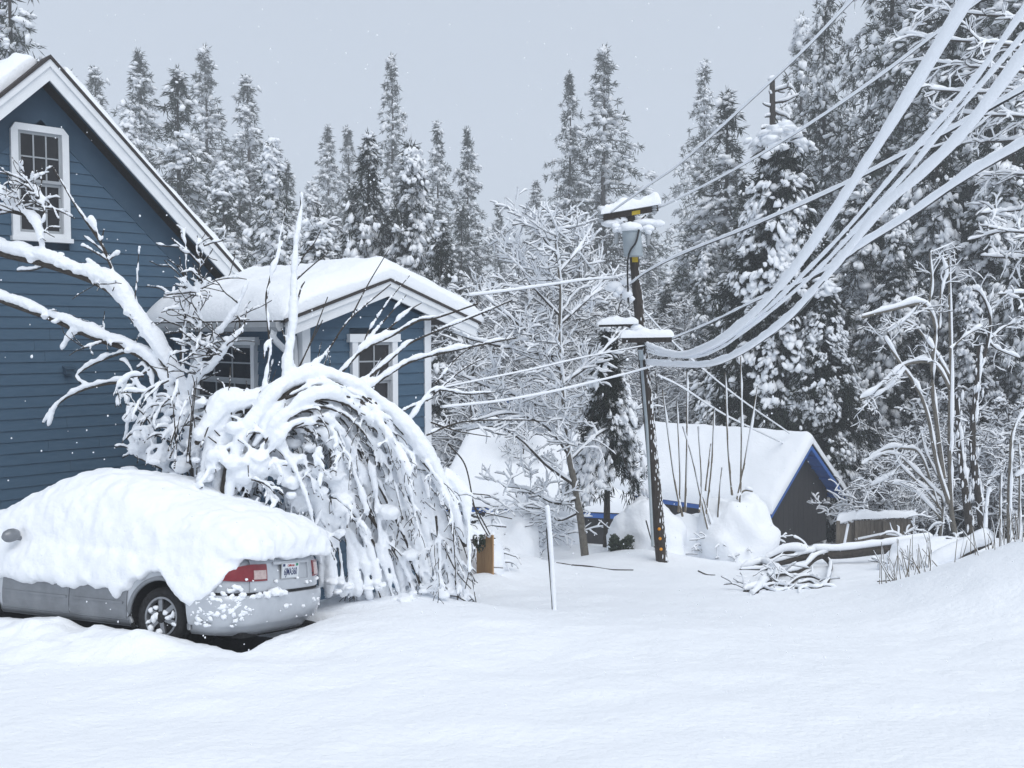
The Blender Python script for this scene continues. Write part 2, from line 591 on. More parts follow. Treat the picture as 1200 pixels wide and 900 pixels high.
# ------------------------------------------------------------------ house
U = nrm(np.array([1.0, 1.0, 0])) * 1.0       # along the gable walls, to the right and away
NV = nrm(np.array([1.0, -1.0, 0]))           # out of the gable walls, towards the road
BK = -NV
UPZ = np.array([0, 0, 1.0])
pk = P(58, 70, 15.0)                          # tip of the barge boards
gz_house = -4.4
house = thing('house', 'blue clapboard house with white trim and a snow covered gable wing', 'house', (pk[0], pk[1], gz_house))
PT = 0.985                                    # rise of the main roof per metre


def Hs(s, z, n=0.0):
    """s metres along the gable from its peak, height z (world), n metres out"""
    p = pk + U * s + NV * n
    return np.array([p[0], p[1], z])


# window holes of the main gable wall in (s, z)
def wall_hit(px, py, n):
    """(s, z) on the plane n metres out of the main gable plane"""
    a = P(px, py, 1.0)
    o = pk + NV * n
    k = o.dot(NV) / a.dot(NV)
    q = a * k - o
    return q.dot(U), (a * k)[2]


def board(parent, o, u, n, v0, v1, ua0, ub0, ua1, ub1, mat, proud=0.022):
    """one lap siding board: bottom edge proud"""
    m = MB()
    A = [o + u * ua0 + UPZ * v0, o + u * ub0 + UPZ * v0, o + u * ub1 + UPZ * v1, o + u * ua1 + UPZ * v1]
    fr = [A[0] + n * proud, A[1] + n * proud, A[2] + n * 0.006, A[3] + n * 0.006]
    m.add(A + fr, [(4, 5, 6, 7), (0, 1, 5, 4), (1, 2, 6, 5), (2, 3, 7, 6), (3, 0, 4, 7), (3, 2, 1, 0)])
    m.build('siding_board', mat, parent)


def siding(parent, o, u, n, z0, z1, step, left, right, holes, mat):
    """boards between heights z0..z1 (relative to o); left/right: functions of height; holes: (u0,u1,v0,v1)"""
    v = z0
    while v < z1 - 0.01:
        w = min(v + step, z1)
        spans = [(left(v), right(v), left(w), right(w))]
        cuts = [h for h in holes if h[2] < w - 0.02 and h[3] > v + 0.02]
        for h in cuts:
            ns = []
            for a0, b0, a1, b1 in spans:
                if h[0] > a0 and h[1] < b0:
                    ns += [(a0, h[0], a1, h[0]), (h[1], b0, h[1], b1)]
                else:
                    ns.append((a0, b0, a1, b1))
            spans = ns
        ns = []
        for a0, b0, a1, b1 in spans:
            while b0 - a0 > 2.2 and R_.random() < 0.8:
                c_ = a0 + R_.uniform(0.7, 2.0)
                if c_ > min(b0, b1) - 0.3:
                    break
                ns.append((a0, c_ - 0.002, a1, c_ - 0.002))
                a0 = a1 = c_ + 0.002
            ns.append((a0, b0, a1, b1))
        for a0, b0, a1, b1 in ns:
            if b0 - a0 > 0.05:
                if b1 < a1:
                    a1 = b1 = (a1 + b1) / 2
                board(parent, o, u, n, v, w - 0.004, a0, b0, a1, b1, mat)
        v = w


def window(parent, o, u, n, u0, u1, v0, v1, cols, rows, trim=0.11, clip=0.0, sill=True):
    """double hung window; (u0..u1, v0..v1) is the outer trim rectangle; clip cuts the top corners"""
    f = MB()
    a0, a1, b0, b1 = u0 + trim, u1 - trim, v0 + trim, v1 - trim
    f.box(o, u, n, UPZ, u0, a0, -0.09, 0.085, v0, v1 - clip)
    f.box(o, u, n, UPZ, a1, u1, -0.09, 0.085, v0, v1 - clip)
    pts = [o + u * u0 + UPZ * (v1 - trim), o + u * u1 + UPZ * (v1 - trim)]
    if clip:
        pts = [o + u * u0 + UPZ * (v1 - clip), o + u * a0 + UPZ * (v1 - trim - 0.001), o + u * a1 + UPZ * (v1 - trim - 0.001), o + u * u1 + UPZ * (v1 - clip), o + u * (u1 - clip * 0.85) + UPZ * v1, o + u * (u0 + clip * 0.6) + UPZ * v1]
        f.poly([p + n * 0.088 for p in pts], -n * 0.12)
    else:
        f.box(o, u, n, UPZ, u0 - 0.05, u1 + 0.05, -0.06, 0.095, v1 - trim, v1 + 0.02)
    f.box(o, u, n, UPZ, a0, a1, -0.06, 0.083, v0, b0)
    w = f.build('window', M['white'], parent)
    if sill:
        q = MB()
        q.box(o, u, n, UPZ, u0 - 0.02, u1 + 0.03, -0.02, 0.115, v0 - 0.03, v0 + 0.035)
        q.build('sill', M['white'], w)
    mid = (b0 + b1) / 2
    for k, (lo, hi, dep) in enumerate(((mid, b1, 0.05), (b0, mid, 0.018))):
        sa = MB()
        t = 0.045
        sa.box(o, u, n, UPZ, a0, a0 + t, dep - 0.03, dep, lo, hi)
        sa.box(o, u, n, UPZ, a1 - t, a1, dep - 0.03, dep, lo, hi)
        sa.box(o, u, n, UPZ, a0 + t, a1 - t, dep - 0.03, dep, lo, lo + t)
        sa.box(o, u, n, UPZ, a0 + t, a1 - t, dep - 0.03, dep, hi - t, hi)
        sa.build('sash', M['sash'], w)
        A0, A1, B0, B1 = a0 + t, a1 - t, lo + t, hi - t
        for c in range(cols):
            for r in range(rows):
                x0, x1 = A0 + (A1 - A0) * c / cols, A0 + (A1 - A0) * (c + 1) / cols
                y0, y1 = B0 + (B1 - B0) * r / rows, B0 + (B1 - B0) * (r + 1) / rows
                pm = MB()
                pm.box(o, u, n, UPZ, x0 + 0.001, x1 - 0.001, dep - 0.026, dep - 0.02, y0 + 0.001, y1 - 0.001)
                pm.build('pane', M['pane'], w)
        for c in range(1, cols):
            x = A0 + (A1 - A0) * c / cols
            pm = MB()
            pm.box(o, u, n, UPZ, x - 0.011, x + 0.011, dep - 0.019, dep - 0.004, B0, B1)
            pm.build('muntin', M['sash'], w)
        for r in range(1, rows):
            y = B0 + (B1 - B0) * r / rows
            pm = MB()
            pm.box(o, u, n, UPZ, A0, A1, dep - 0.0195, dep - 0.006, y - 0.011, y + 0.011)
            pm.build('muntin', M['sash'], w)
    return w


NW = -0.42                                   # main wall plane behind the barge boards
zpk = pk[2]
wallo = Hs(0, 0, NW)
half = 2.85
# backing wall
m = MB()
ztop = zpk - 0.30
m.poly([Hs(-half, gz_house, NW - 0.24), Hs(half, gz_house, NW - 0.24), Hs(half, ztop - half * PT, NW - 0.24), Hs(0, ztop, NW - 0.24), Hs(-half, ztop - half * PT, NW - 0.24)], NV * 0.13)
for sgn in (-1, 1):
    m.bar(Hs(sgn * half, (gz_house + ztop - half * PT) / 2 - 0.1, NW - 0.08), Hs(sgn * half, (gz_house + ztop - half * PT) / 2 - 0.1, NW - 8), 0.12, ztop - half * PT - gz_house - 0.2)
m.build('wall', M['soffit'], house)
s0, zt = wall_hit(10, 143, NW)
s1, zt2 = wall_hit(78, 158, NW)
_, zb = wall_hit(44, 281, NW)
win = (s0, s1, zb, zt)
fz = 0.52                                    # frieze board width measured down the wall


def rake(z):
    return (zpk - 0.30 - fz - z) / PT


siding(house, wallo, U, NV, gz_house, zpk - 0.9, 0.172, lambda z: max(-half, -rake(z)), lambda z: min(half, rake(z)), [win], M['siding'])
window(house, wallo, U, NV, *win, 3, 2, trim=0.10, clip=0.10)
for sgn in (-1, 1):
    fb = MB()
    e = half + 0.0
    a = lambda s, dz: Hs(sgn * s, zpk - 0.30 - dz - s * PT, NW)
    fb.poly([a(0, 0.0), a(e, 0.0), a(e, fz), a(0, fz)], NV * 0.024)
    fb.build('frieze_board', M['soffit'], house)
    so = MB()
    e = half + 0.35
    b = lambda s, n: Hs(sgn * s, zpk - 0.13 - s * PT, n)
    so.poly([b(0, NW + 0.035), b(e, NW + 0.035), b(e, -0.04), b(0, -0.04)], UPZ * 0.03)
    so.build('soffit', M['soffit'], house)
    bb = MB()
    c = lambda s, dz, n: Hs(sgn * s, zpk - dz - s * PT, n)
    bb.poly([c(0, 0.0, -0.038), c(e + 0.05, 0.0, -0.038), c(e + 0.05, 0.30, -0.038), c(0, 0.30, -0.038)], NV * 0.035)
    bb.poly([c(0, -0.01, 0.0), c(e + 0.05, -0.01, 0.0), c(e + 0.05, 0.10, 0.0), c(0, 0.10, 0.0)], NV * 0.03)
    bb.build('barge_board', M['white'], house)
# main roof slabs
rf = MB()
for sgn in (-1, 1):
    e = half + 0.42
    q = [Hs(0, zpk + 0.015, 0.05), Hs(sgn * e, zpk + 0.015 - e * PT, 0.05), Hs(sgn * e, zpk + 0.015 - e * PT, -8), Hs(0, zpk + 0.015, -8)]
    rf.poly(q, UPZ * 0.055)
roof = rf.build('roof', M['shingle'], house)
sn = MB()
e = half + 0.40
a0 = 0.22
snow_roof(sn, [Hs(a0, zpk + 0.07 - a0 * PT, 0.02), Hs(e, zpk + 0.07 - e * PT, 0.02)], BK * 8, 0.17, 60, 50, 0.18, 0.05, 1.6, 0.02, 3)
snow_roof(sn, [Hs(-0.10, zpk + 0.07 - 0.10 * PT, -0.25), Hs(-1.3, zpk + 0.07 - 1.3 * PT, -0.1)], BK * 7, 0.42, 60, 50, 0.4, 0.09, 1.3, 0.1, 5)
snow_roof(sn, [Hs(-0.75, zpk + 0.07 - 0.75 * PT, 0.0), Hs(-e, zpk + 0.07 - e * PT, 0.0)], BK * 7.5, 0.22, 60, 50, 0.25, 0.06, 1.3, 0.05, 6)
sn.build('snow_cover', M['snow'], roof, smooth=True)

# the vent on the main wall
vs, vz = wall_hit(78, 434, NW)
m = MB()
m.box(Hs(vs, vz, NW), U, NV, UPZ, -0.06, 0.07, 0.02, 0.13, -0.05, 0.05)
m.poly([Hs(vs - 0.075, vz + 0.05, NW + 0.02), Hs(vs + 0.085, vz + 0.05, NW + 0.02), Hs(vs + 0.085, vz + 0.02, NW + 0.16), Hs(vs - 0.075, vz + 0.02, NW + 0.16)], UPZ * 0.02)
m.build('vent_hood', M['soffit'], house)

# ---- wing
ws, wz = wall_hit(172, 377, NW)
WC = Hs(ws, 0, NW)                            # where the wing's left eave meets the main wall
# projecting corner: eave line seen at px 335
a = P(336, 377, 1.0)
tt = (WC[1] * a[0] - WC[0] * a[1]) / (NV[0] * a[1] - NV[1] * a[0])
WE = WC + NV * tt                             # outer corner of the left eave
peak_u = 1.74
full_u = 3.50
zeave = P(336, 378, WE[1])[2]
zrid = P(455, 331, WE[1] + U[1] * peak_u)[2]
WPT = (zrid - zeave) / peak_u


def Ws(u_, z, n=0.0):
    """u_ along the wing gable from its left eave, n metres out of the barge plane"""
    p = WE + U * u_ + NV * n
    return np.array([p[0], p[1], z])


WN = -0.32
wl, wr = 0.46, 2.76
wo = Ws(0, 0, WN)
gzw = -4.4
roofz = lambda u_: zrid - abs(u_ - peak_u) * WPT
m = MB()
m.poly([Ws(wl, gzw, WN - 0.24), Ws(wr, gzw, WN - 0.24), Ws(wr, roofz(wr) - 0.04, WN - 0.24), Ws(peak_u, zrid - 0.04, WN - 0.24), Ws(wl, roofz(wl) - 0.04, WN - 0.24)], NV * 0.13)
m.poly([Ws(wl + 0.21, gzw, WN - 0.12), Ws(wl + 0.21, gzw, -tt), Ws(wl + 0.21, roofz(wl) - 0.04, -tt), Ws(wl + 0.21, roofz(wl) - 0.04, WN - 0.12)], -U * 0.1)
m.poly([Ws(wr, gzw, WN - 0.12), Ws(wr, gzw, -tt), Ws(wr, roofz(wr) - 0.04, -tt), Ws(wr, roofz(wr) - 0.04, WN - 0.12)], -U * 0.1)
m.build('wall', M['soffit'], house)


def plane_uz(px, py, o, n, u):
    a = P(px, py, 1.0)
    k = o.dot(n) / a.dot(n)
    q = a * k - o
    return q.dot(u), (a * k)[2]


g0, gt = plane_uz(409, 393, wo, NV, U)
g1_, _ = plane_uz(462, 393, wo, NV, U)
gwin = (g0, g1_, gt - 1.35, gt)
wtop = lambda z: (zrid - 0.16 - z) / WPT
siding(house, wo, U, NV, gzw, zrid - 0.17, 0.172, lambda z: max(wl + 0.1, peak_u - wtop(z)), lambda z: min(wr - 0.1, peak_u + wtop(z)), [gwin], M['siding'])
window(house, wo, U, NV, *gwin, 2, 2, trim=0.10)
# eave wall of the wing (faces left)
eo = Ws(wl, 0, 0)
e0, et = plane_uz(228, 396, eo, -U, BK)
e1, _ = plane_uz(303, 396, eo, -U, BK)
ewin = (min(e0, e1), max(e0, e1), et - 1.3, et)
siding(house, eo, BK, -U, gzw, zeave - 0.02, 0.172, lambda z: -WN + 0.1, lambda z: tt + NW * 0 - 0.02, [ewin], M['siding'])
window(house, eo, BK, -U, *ewin, 3, 2, trim=0.10)
for (uu, dirs) in ((wl, -1), (wr, 1)):
    m = MB()
    m.box(Ws(uu, 0, WN), U, NV, UPZ, -0.03 if dirs < 0 else -0.10, 0.10 if dirs < 0 else 0.03, -0.10, 0.035, gzw, roofz(uu) - 0.10)
    m.build('corner_board', M['white'], house)
for sgn in (-1, 1):
    m = MB()
    end = 0.0 if sgn < 0 else full_u
    pp = lambda u_, dz, n: Ws(u_, roofz(u_) - dz, n)
    m.poly([pp(peak_u, 0, -0.04), pp(end, 0, -0.04), pp(end, 0.20, -0.04), pp(peak_u, 0.20, -0.04)], NV * 0.04)
    m.poly([pp(peak_u, -0.02, 0.0), pp(end, -0.02, 0.0), pp(end, 0.06, 0.0), pp(peak_u, 0.06, 0.0)], NV * 0.03)
    m.build('barge_board', M['white'], house)
    m = MB()
    m.poly([pp(peak_u, 0.06, WN + 0.02), pp(end, 0.06, WN + 0.02), pp(end, 0.06, -0.045), pp(peak_u, 0.06, -0.045)], UPZ * 0.03)
    m.build('soffit', M['white'], house)
m = MB()
for sgn in (-1, 1):
    end = -0.06 if sgn < 0 else full_u + 0.06
    m.poly([Ws(peak_u, zrid + 0.02, 0.05), Ws(end, roofz(end) + 0.02, 0.05), Ws(end, roofz(end) + 0.02, -tt + 0.02), Ws(peak_u, zrid + 0.02, -tt + 0.02)], UPZ * 0.04)
wroof = m.build('roof', M['shingle'], house)
sn = MB()
us = np.linspace(-0.10, full_u + 0.10, 21)
snow_roof(sn, [Ws(q, roofz(q) + 0.062, 0.03) for q in us], BK * (tt - 0.02), 0.34, 70, 110, 0.34, 0.05, 1.4, 0.10, 21)
sn.build('snow_cover', M['snow'], wroof, smooth=True)
# eave soffit, gutter, downspout
m = MB()
m.poly([Ws(0.0, zeave - 0.02, -0.05), Ws(wl, zeave - 0.02, -0.05), Ws(wl, zeave - 0.02, -tt), Ws(0.0, zeave - 0.02, -tt)], UPZ * 0.02)
m.build('soffit', M['white'], house)
m = MB()
pr = [(-0.02, 0.02), (-0.02, -0.11), (-0.09, -0.12), (-0.135, -0.06), (-0.14, 0.01), (-0.125, 0.01), (-0.115, -0.05), (-0.04, -0.09), (-0.04, 0.02)]
A = np.array([[Ws(x, zeave + z, -0.06 - k) for x, z in pr + pr[:1]] for k in np.linspace(0, tt - 0.1, 8)])
m.grid(A)
m.poly([Ws(x, zeave + z, -0.055) for x, z in pr[:5]], BK * 0.006)
m.build('gutter', M['gutter'], house)
m = MB()
m.tube(catmull([Ws(-0.07, zeave - 0.1, -0.2), Ws(-0.06, zeave - 0.22, -0.22), Ws(0.25, zeave - 0.42, -0.36), Ws(wl - 0.06, zeave - 0.52, -0.42), Ws(wl - 0.06, gzw, -0.42)], 16), 0.045, 6)
m.build('downspout', M['white'], house)

# ------------------------------------------------------------------ car
HW, LEN, RC = 0.855, 4.42, 0.40


def outline(n_arc=8, n_side=30, n_end=8, inset=0.0):
    """closed plan outline (x, y) starting at the middle of the rear, going left"""
    w, r = HW - inset, RC
    pts = []
    bow = lambda y: 0.05 * (y / HW) ** 2 * 1.6
    for y in np.linspace(0, w - r, n_end, endpoint=False):
        pts.append((inset + bow(y), y))
    for a in np.linspace(0, math.pi / 2, n_arc, endpoint=False):
        y = w - r + r * math.sin(a)
        pts.append((inset + bow(y) * (1 - math.sin(a)) + bow(w - r) * math.sin(a) + r - r * math.cos(a), y))
    x0 = pts[-1][0]
    for x in np.linspace(inset + bow(w - r) + r, LEN - 0.55, n_side, endpoint=False):
        pts.append((x, w - 0.0 - 0.03 * max(0, (x - 3.0)) ** 2))
    for a in np.linspace(0, math.pi / 2, n_arc, endpoint=False):
        pts.append((LEN - 0.55 + (0.55 - inset) * math.sin(a), (w - 0.022) * (0.35 + 0.65 * math.cos(a))))
    left = pts
    right = [(x, -y) for x, y in left[1:]][::-1]
    return np.array(left + [(LEN - inset, 0.0)] + right)


ZP = np.array([0.16, 0.20, 0.28, 0.42, 0.55, 0.66, 0.78, 0.88, 0.93, 0.96])
IN = np.array([0.10, 0.05, 0.015, 0.0, 0.0, 0.006, 0.02, 0.04, 0.07, 0.12])


def inset_z(z):
    return np.interp(z, ZP, IN)


# half outline by arc length for patches
_h = outline(40, 120, 40)
_h = _h[:200]
_hl = np.r_[0, np.cumsum(np.linalg.norm(np.diff(_h, axis=0), axis=1))]
_hn = np.gradient(_h, axis=0)
_hn = np.stack([-_hn[:, 1], _hn[:, 0]], -1)
_hn = nrm(_hn)


def surf(s, z, off=0.0):
    """point on the body side: |s| metres round from the middle of the rear (s>0 left side), height z"""
    k = abs(s)
    x, y = np.interp(k, _hl, _h[:, 0]), np.interp(k, _hl, _h[:, 1])
    nx, ny = np.interp(k, _hl, _hn[:, 0]), np.interp(k, _hl, _hn[:, 1])
    o = off - inset_z(z)
    x, y = x + nx * o, y + ny * o
    return car(x, y if s >= 0 else -y, z)


def s_of_x(x):
    i = np.argmax(_hl > 0.9)
    return float(np.interp(x, _h[i:, 0], _hl[i:]))


def patch(mb, s0, s1, z0, z1, off, th, ns=14, nz=6, prof=None):
    """raised panel following the body"""
    ss = np.linspace(s0, s1, ns)
    A = np.zeros((ns, nz, 3))
    B = np.zeros((ns, nz, 3))
    for i, s in enumerate(ss):
        za = z0(s) if callable(z0) else z0
        zb_ = z1(s) if callable(z1) else z1
        for j, t in enumerate(np.linspace(0, 1, nz)):
            z = za + (zb_ - za) * t
            o = off * (prof(t) if prof else 1.0)
            A[i, j] = surf(s, z, o)
            B[i, j] = surf(s, z, o - th)
    mb.shell(A, B)


carr = thing('parked_car', 'silver four-door sedan buried under thick snow, parked beside the blue house', 'car', car(1.2, 0, 0))
m = MB()
ZR = np.linspace(ZP[0], ZP[-1], 34)
rings = np.array([[car(x, y, z) for x, y in outline(n_side=170, inset=inset_z(z))] for z in ZR])
m.grid(rings, wrap=True, flip=True)
cen = rings[-1].mean(0)
kk = rings.shape[1]
m.add(np.vstack([rings[-1], cen + upv * 0.02]), [(i, (i + 1) % kk, kk) for i in range(kk)])
AX = (0.98, 3.58)
v, f = m.arrays()
loc_ = v - CAR_O
lx, ly, lz = loc_ @ fw, loc_ @ lf, loc_ @ upv
inar = np.zeros(len(v), bool)
for ax in AX:
    inar |= ((lx - ax) ** 2 + (lz - 0.31) ** 2 < 0.385 ** 2) & (np.abs(ly) > 0.45)
f = f[~inar[f].all(1)]
m = MB()
m.add(v, f)
body = m.build('body', M['carpaint'], carr, smooth=True)
for ax in AX:
    for sg in (1, -1):
        m = MB()
        A = np.array([[car(ax + 0.378 * math.cos(t), sg * y, 0.31 + 0.378 * math.sin(t)) for y in (0.30, 0.50, 0.70, 0.842)] for t in np.linspace(-0.4, math.pi + 0.4, 34)])
        m.grid(A)
        m.tube([car(ax, sg * 0.30, 0.31), car(ax, sg * 0.32, 0.31)], 0.38, 30)
        m.build('wheel_well', M['black'], carr)
# cabin (wholly under the snow)
m = MB()
for (zz, x0, x1, y) in ((0.93, 0.62, 3.55, 0.74),):
    ringz = []
    for t in np.linspace(0, 1, 7):
        z = 0.93 + 0.47 * t
        a0, a1, w = 0.55 + 0.75 * t ** 1.1, 3.5 - 1.05 * t, 0.75 - 0.2 * t ** 1.5
        ringz.append([car(a0 + (a1 - a0) * (0.5 - 0.5 * math.copysign(abs(math.cos(q)) ** 0.35, math.cos(q))), w * math.copysign(abs(math.sin(q)) ** 0.35, math.sin(q)), z) for q in np.linspace(0, 2 * math.pi, 32, endpoint=False)])
    ringz = np.array(ringz)
    m.grid(ringz, wrap=True, flip=True)
    m.add(np.vstack([ringz[-1], ringz[-1].mean(0) + upv * 0.03]), [(i, (i + 1) % 32, 32) for i in range(32)])
m.build('cabin', M['black'], carr, smooth=True)
# doors
sx = s_of_x
for nm, x0, x1 in (('rear', 1.42, 2.18), ('front', 2.195, 3.16)):
    m = MB()
    lowz = 0.24
    if nm == 'rear':
        # the rear door's back edge follows the wheel arch
        patch(m, sx(1.41), sx(x1), 0.24, 0.90, 0.012, 0.03, 10, 8)
    else:
        patch(m, sx(x0), sx(x1), 0.24, 0.90, 0.012, 0.03, 10, 8)
    d = m.build('door', M['carpaint_dirty'], carr, smooth=False, label=nm + ' left door, grey with road grime')
    m = MB()
    patch(m, sx(x0 + 0.03), sx(x1 - 0.03), 0.40, 0.425, 0.02, 0.02, 8, 2)
    m.build('rubbing_strip', M['carpaint_dirty'], d)
m = MB()
patch(m, sx(1.40), sx(3.2), 0.17, 0.232, 0.004, 0.03, 14, 4)
m.build('sill_panel', M['carpaint_dirty'], carr)
# wheel arch lip
m = MB()
th = np.linspace(-0.25, math.pi + 0.25, 26)
lip = np.array([surf(sx(0.98 + 0.385 * math.cos(t)) if 0.98 + 0.385 * math.cos(t) > 0.42 else sx(0.42), 0.31 + 0.385 * math.sin(t), 0.008) for t in th])
m.tube(lip, 0.026, 6)
m.build('arch_lip', M['carpaint_dirty'], carr, smooth=True)


def wheel(ax, sg):
    c = car(ax, sg * 0.735, 0.30)
    ay = lf * sg
    e1, e2 = fw, upv
    prof = [(0.20, -0.09), (0.255, -0.10), (0.295, -0.085), (0.305, -0.05), (0.307, 0.0), (0.305, 0.05), (0.295, 0.085), (0.255, 0.10), (0.215, 0.092), (0.20, 0.08)]
    A = np.array([[c + (e1 * math.cos(t) + e2 * math.sin(t)) * r + ay * a for r, a in prof] for t in np.linspace(0, 2 * math.pi, 41)])
    ty = MB()
    ty.grid(A, flip=(sg < 0))
    wh = ty.build('wheel', M['tyre'], carr, smooth=True)
    rm = MB()
    for q, (r0, r1) in enumerate(((0.17, 0.205),)):
        B = np.array([[c + (e1 * math.cos(t) + e2 * math.sin(t)) * r + ay * a for r, a in ((0.20, 0.02), (0.206, 0.09), (0.185, 0.088), (0.175, 0.03))] for t in np.linspace(0, 2 * math.pi, 41)])
        rm.grid(B)
    for k in range(6):
        t = k * math.pi / 3 + 0.3
        dr = e1 * math.cos(t) + e2 * math.sin(t)
        rm.bar(c + ay * 0.075 + dr * 0.03, c + ay * 0.06 + dr * 0.18, 0.05, 0.025, up=ay)
    rm.tube([c + ay * 0.03, c + ay * 0.085], 0.045, 12)
    rm.build('rim', M['rim'], wh)
    bk = MB()
    bk.tube([c + ay * 0.0, c + ay * 0.015], 0.2, 24)
    bk.build('brake_drum', M['black'], wh)
    sb = MB()
    for k in range(18):
        t = RNG.uniform(0, 6.28)
        r = RNG.uniform(0.05, 0.19)
        if math.sin(t) > 0.75:
            continue
        sb.blobs([c + (e1 * math.cos(t) + e2 * math.sin(t)) * r + ay * 0.075], RNG.uniform(0.02, 0.05), RNG.uniform(0.02, 0.04), RNG.uniform(0.02, 0.045), sub=1)
    sb.build('snow_cover', M['snow_clump'], wh, smooth=True, kind='stuff')


for ax in AX:
    for sg in (1, -1):
        wheel(ax, sg)
# rear bumper
m = MB()
sb_ = sx(0.60)
bp = lambda t: 0.25 + 0.75 * min(1, math.sin(min(1, t * 1.25 + 0.12) * math.pi * 0.5) * 1.0) if t < 0.82 else 1.0 - (t - 0.82) * 1.2
for s0_, s1_ in ((-sb_, sb_),):
    patch(m, s0_, s1_, lambda s: 0.265 + 0.02 * (abs(s) < 0.55), 0.575, 0.06, 0.05, 60, 14, prof=bp)
bumper = m.build('bumper', M['carpaint'], carr, smooth=True)
try:
    bumper.data.set_sharp_from_angle(angle=math.radians(40))
except Exception:
    pass
m = MB()
patch(m, -sb_ + 0.1, sb_ - 0.1, 0.575, 0.60, 0.004, 0.02, 40, 2)
m.build('bumper_gap', M['black'], carr)
# trunk lid with number plate recess
m = MB()
for (a, b, z0, z1) in ((-0.62, 0.62, 0.61, 0.705), (-0.62, 0.62, 0.885, 0.94), (-0.62, -0.36, 0.705, 0.885), (0.30, 0.62, 0.705, 0.885)):
    patch(m, a, b, z0, z1, 0.014, 0.02, 12, 3)
lid = m.build('trunk_lid', M['carpaint'], carr, smooth=False)
m = MB()
patch(m, -0.36, 0.30, 0.872, 0.90, 0.035, 0.03, 10, 3)
m.build('trim_bar', M['carpaint'], lid)
m = MB()
m.tube([surf(-0.47, 0.745, 0.012), surf(-0.47, 0.745, 0.02)], 0.016, 10)
m.build('keyhole', M['black'], lid)
# number plate
pl = MB()
pc = surf(0.0, 0.80, 0.012)
rgt = nrm(surf(-0.2, 0.80, 0) - surf(0.2, 0.80, 0))
outn = nrm(np.cross(rgt, upv))
pup = np.cross(outn, rgt)
pl.box(pc, rgt, outn, pup, -0.165, 0.165, 0.0, 0.006, -0.085, 0.085)
plate = pl.build('number_plate', M['gutter'], carr)
q = MB()
q.box(pc, rgt, outn, pup, -0.155, 0.155, 0.0065, 0.009, -0.077, 0.077)
q.build('plate_face', M['plate'], plate)


def text_mesh(txt, size, o, ex, ey, en, sx_=1.0, shear=0.0):
    cu = bpy.data.curves.new('txt', 'FONT')
    cu.body = txt
    cu.size = size
    cu.align_x = 'CENTER'
    cu.align_y = 'CENTER'
    cu.extrude = 0.0008
    cu.shear = shear
    cu.offset = size * 0.012
    ob = bpy.data.objects.new('txt', cu)
    C.objects.link(ob)
    me = bpy.data.meshes.new_from_object(ob.evaluated_get(bpy.context.evaluated_depsgraph_get()))
    me.calc_loop_triangles()
    n = len(me.vertices)
    co = np.empty(n * 3, dtype=np.float32)
    me.vertices.foreach_get('co', co)
    co = co.reshape(-1, 3)
    t = np.empty(len(me.loop_triangles) * 3, dtype=np.int32)
    me.loop_triangles.foreach_get('vertices', t)
    bpy.data.objects.remove(ob)
    r = MB()
    r.add(o + co[:, :1] * sx_ * ex + co[:, 1:2] * ey + co[:, 2:3] * en, t.reshape(-1, 3))
    return r


text_mesh('6JMA360', 0.105, pc + pup * -0.014 + outn * 0.0105, rgt, pup, outn, 0.62).build('plate_number', M['plate_blue'], plate)
text_mesh('California', 0.036, pc + pup * 0.054 + outn * 0.0105, rgt, pup, outn, 0.9, 0.3).build('plate_heading', M['plate_red'], plate)
for x, w_, mt in ((0.115, 0.022, 'plate_green'), (-0.125, 0.02, 'plate_blue')):
    q = MB()
    q.box(pc, rgt, outn, pup, x - w_, x + w_, 0.0095, 0.0105, 0.045, 0.072)
    q.build('sticker', M[mt], plate)
# tail lights
for sg in (1, -1):
    m = MB()
    s0_, s1_ = (0.40, 1.02) if sg > 0 else (-0.46, -0.86)
    patch(m, s0_, s1_, lambda s: 0.715 + 0.02 * max(0, (abs(s) - 0.6)), lambda s: 0.885 - 0.07 * max(0, (abs(s) - 0.62)) / 0.4, 0.024, 0.03, 16, 6)
    tl = m.build('tail_light', M['red'], carr, smooth=False)
    m = MB()
    a, b = (0.42, 0.585) if sg > 0 else (-0.48, -0.60)
    patch(m, a, b, 0.735, 0.825 if sg > 0 else 0.865, 0.03, 0.02, 5, 4)
    m.build('reversing_lamp', M['clear'], tl)
# mirror
m = MB()
m.blobs([car(2.98, 0.98, 1.02)], 0.07, 0.11, 0.075, ax=[fw], sub=2, jit=0.03)
m.tube([car(2.98, 0.80, 0.98), car(2.98, 0.95, 1.0)], 0.03, 6)
m.build('wing_mirror', M['carpaint_dirty'], carr, smooth=True)
m = MB()
m.tube(catmull([car(0.35, -0.45, 0.22), car(0.02, -0.45, 0.2), car(-0.06, -0.45, 0.19)], 8), 0.028, 8)
m.build('tailpipe', M['black'], carr, smooth=True)
# under body
m = MB()
m.box(CAR_O, fw, lf, upv, 0.12, 4.2, -0.62, 0.62, 0.14, 0.19)
m.build('underbody', M['black'], carr)

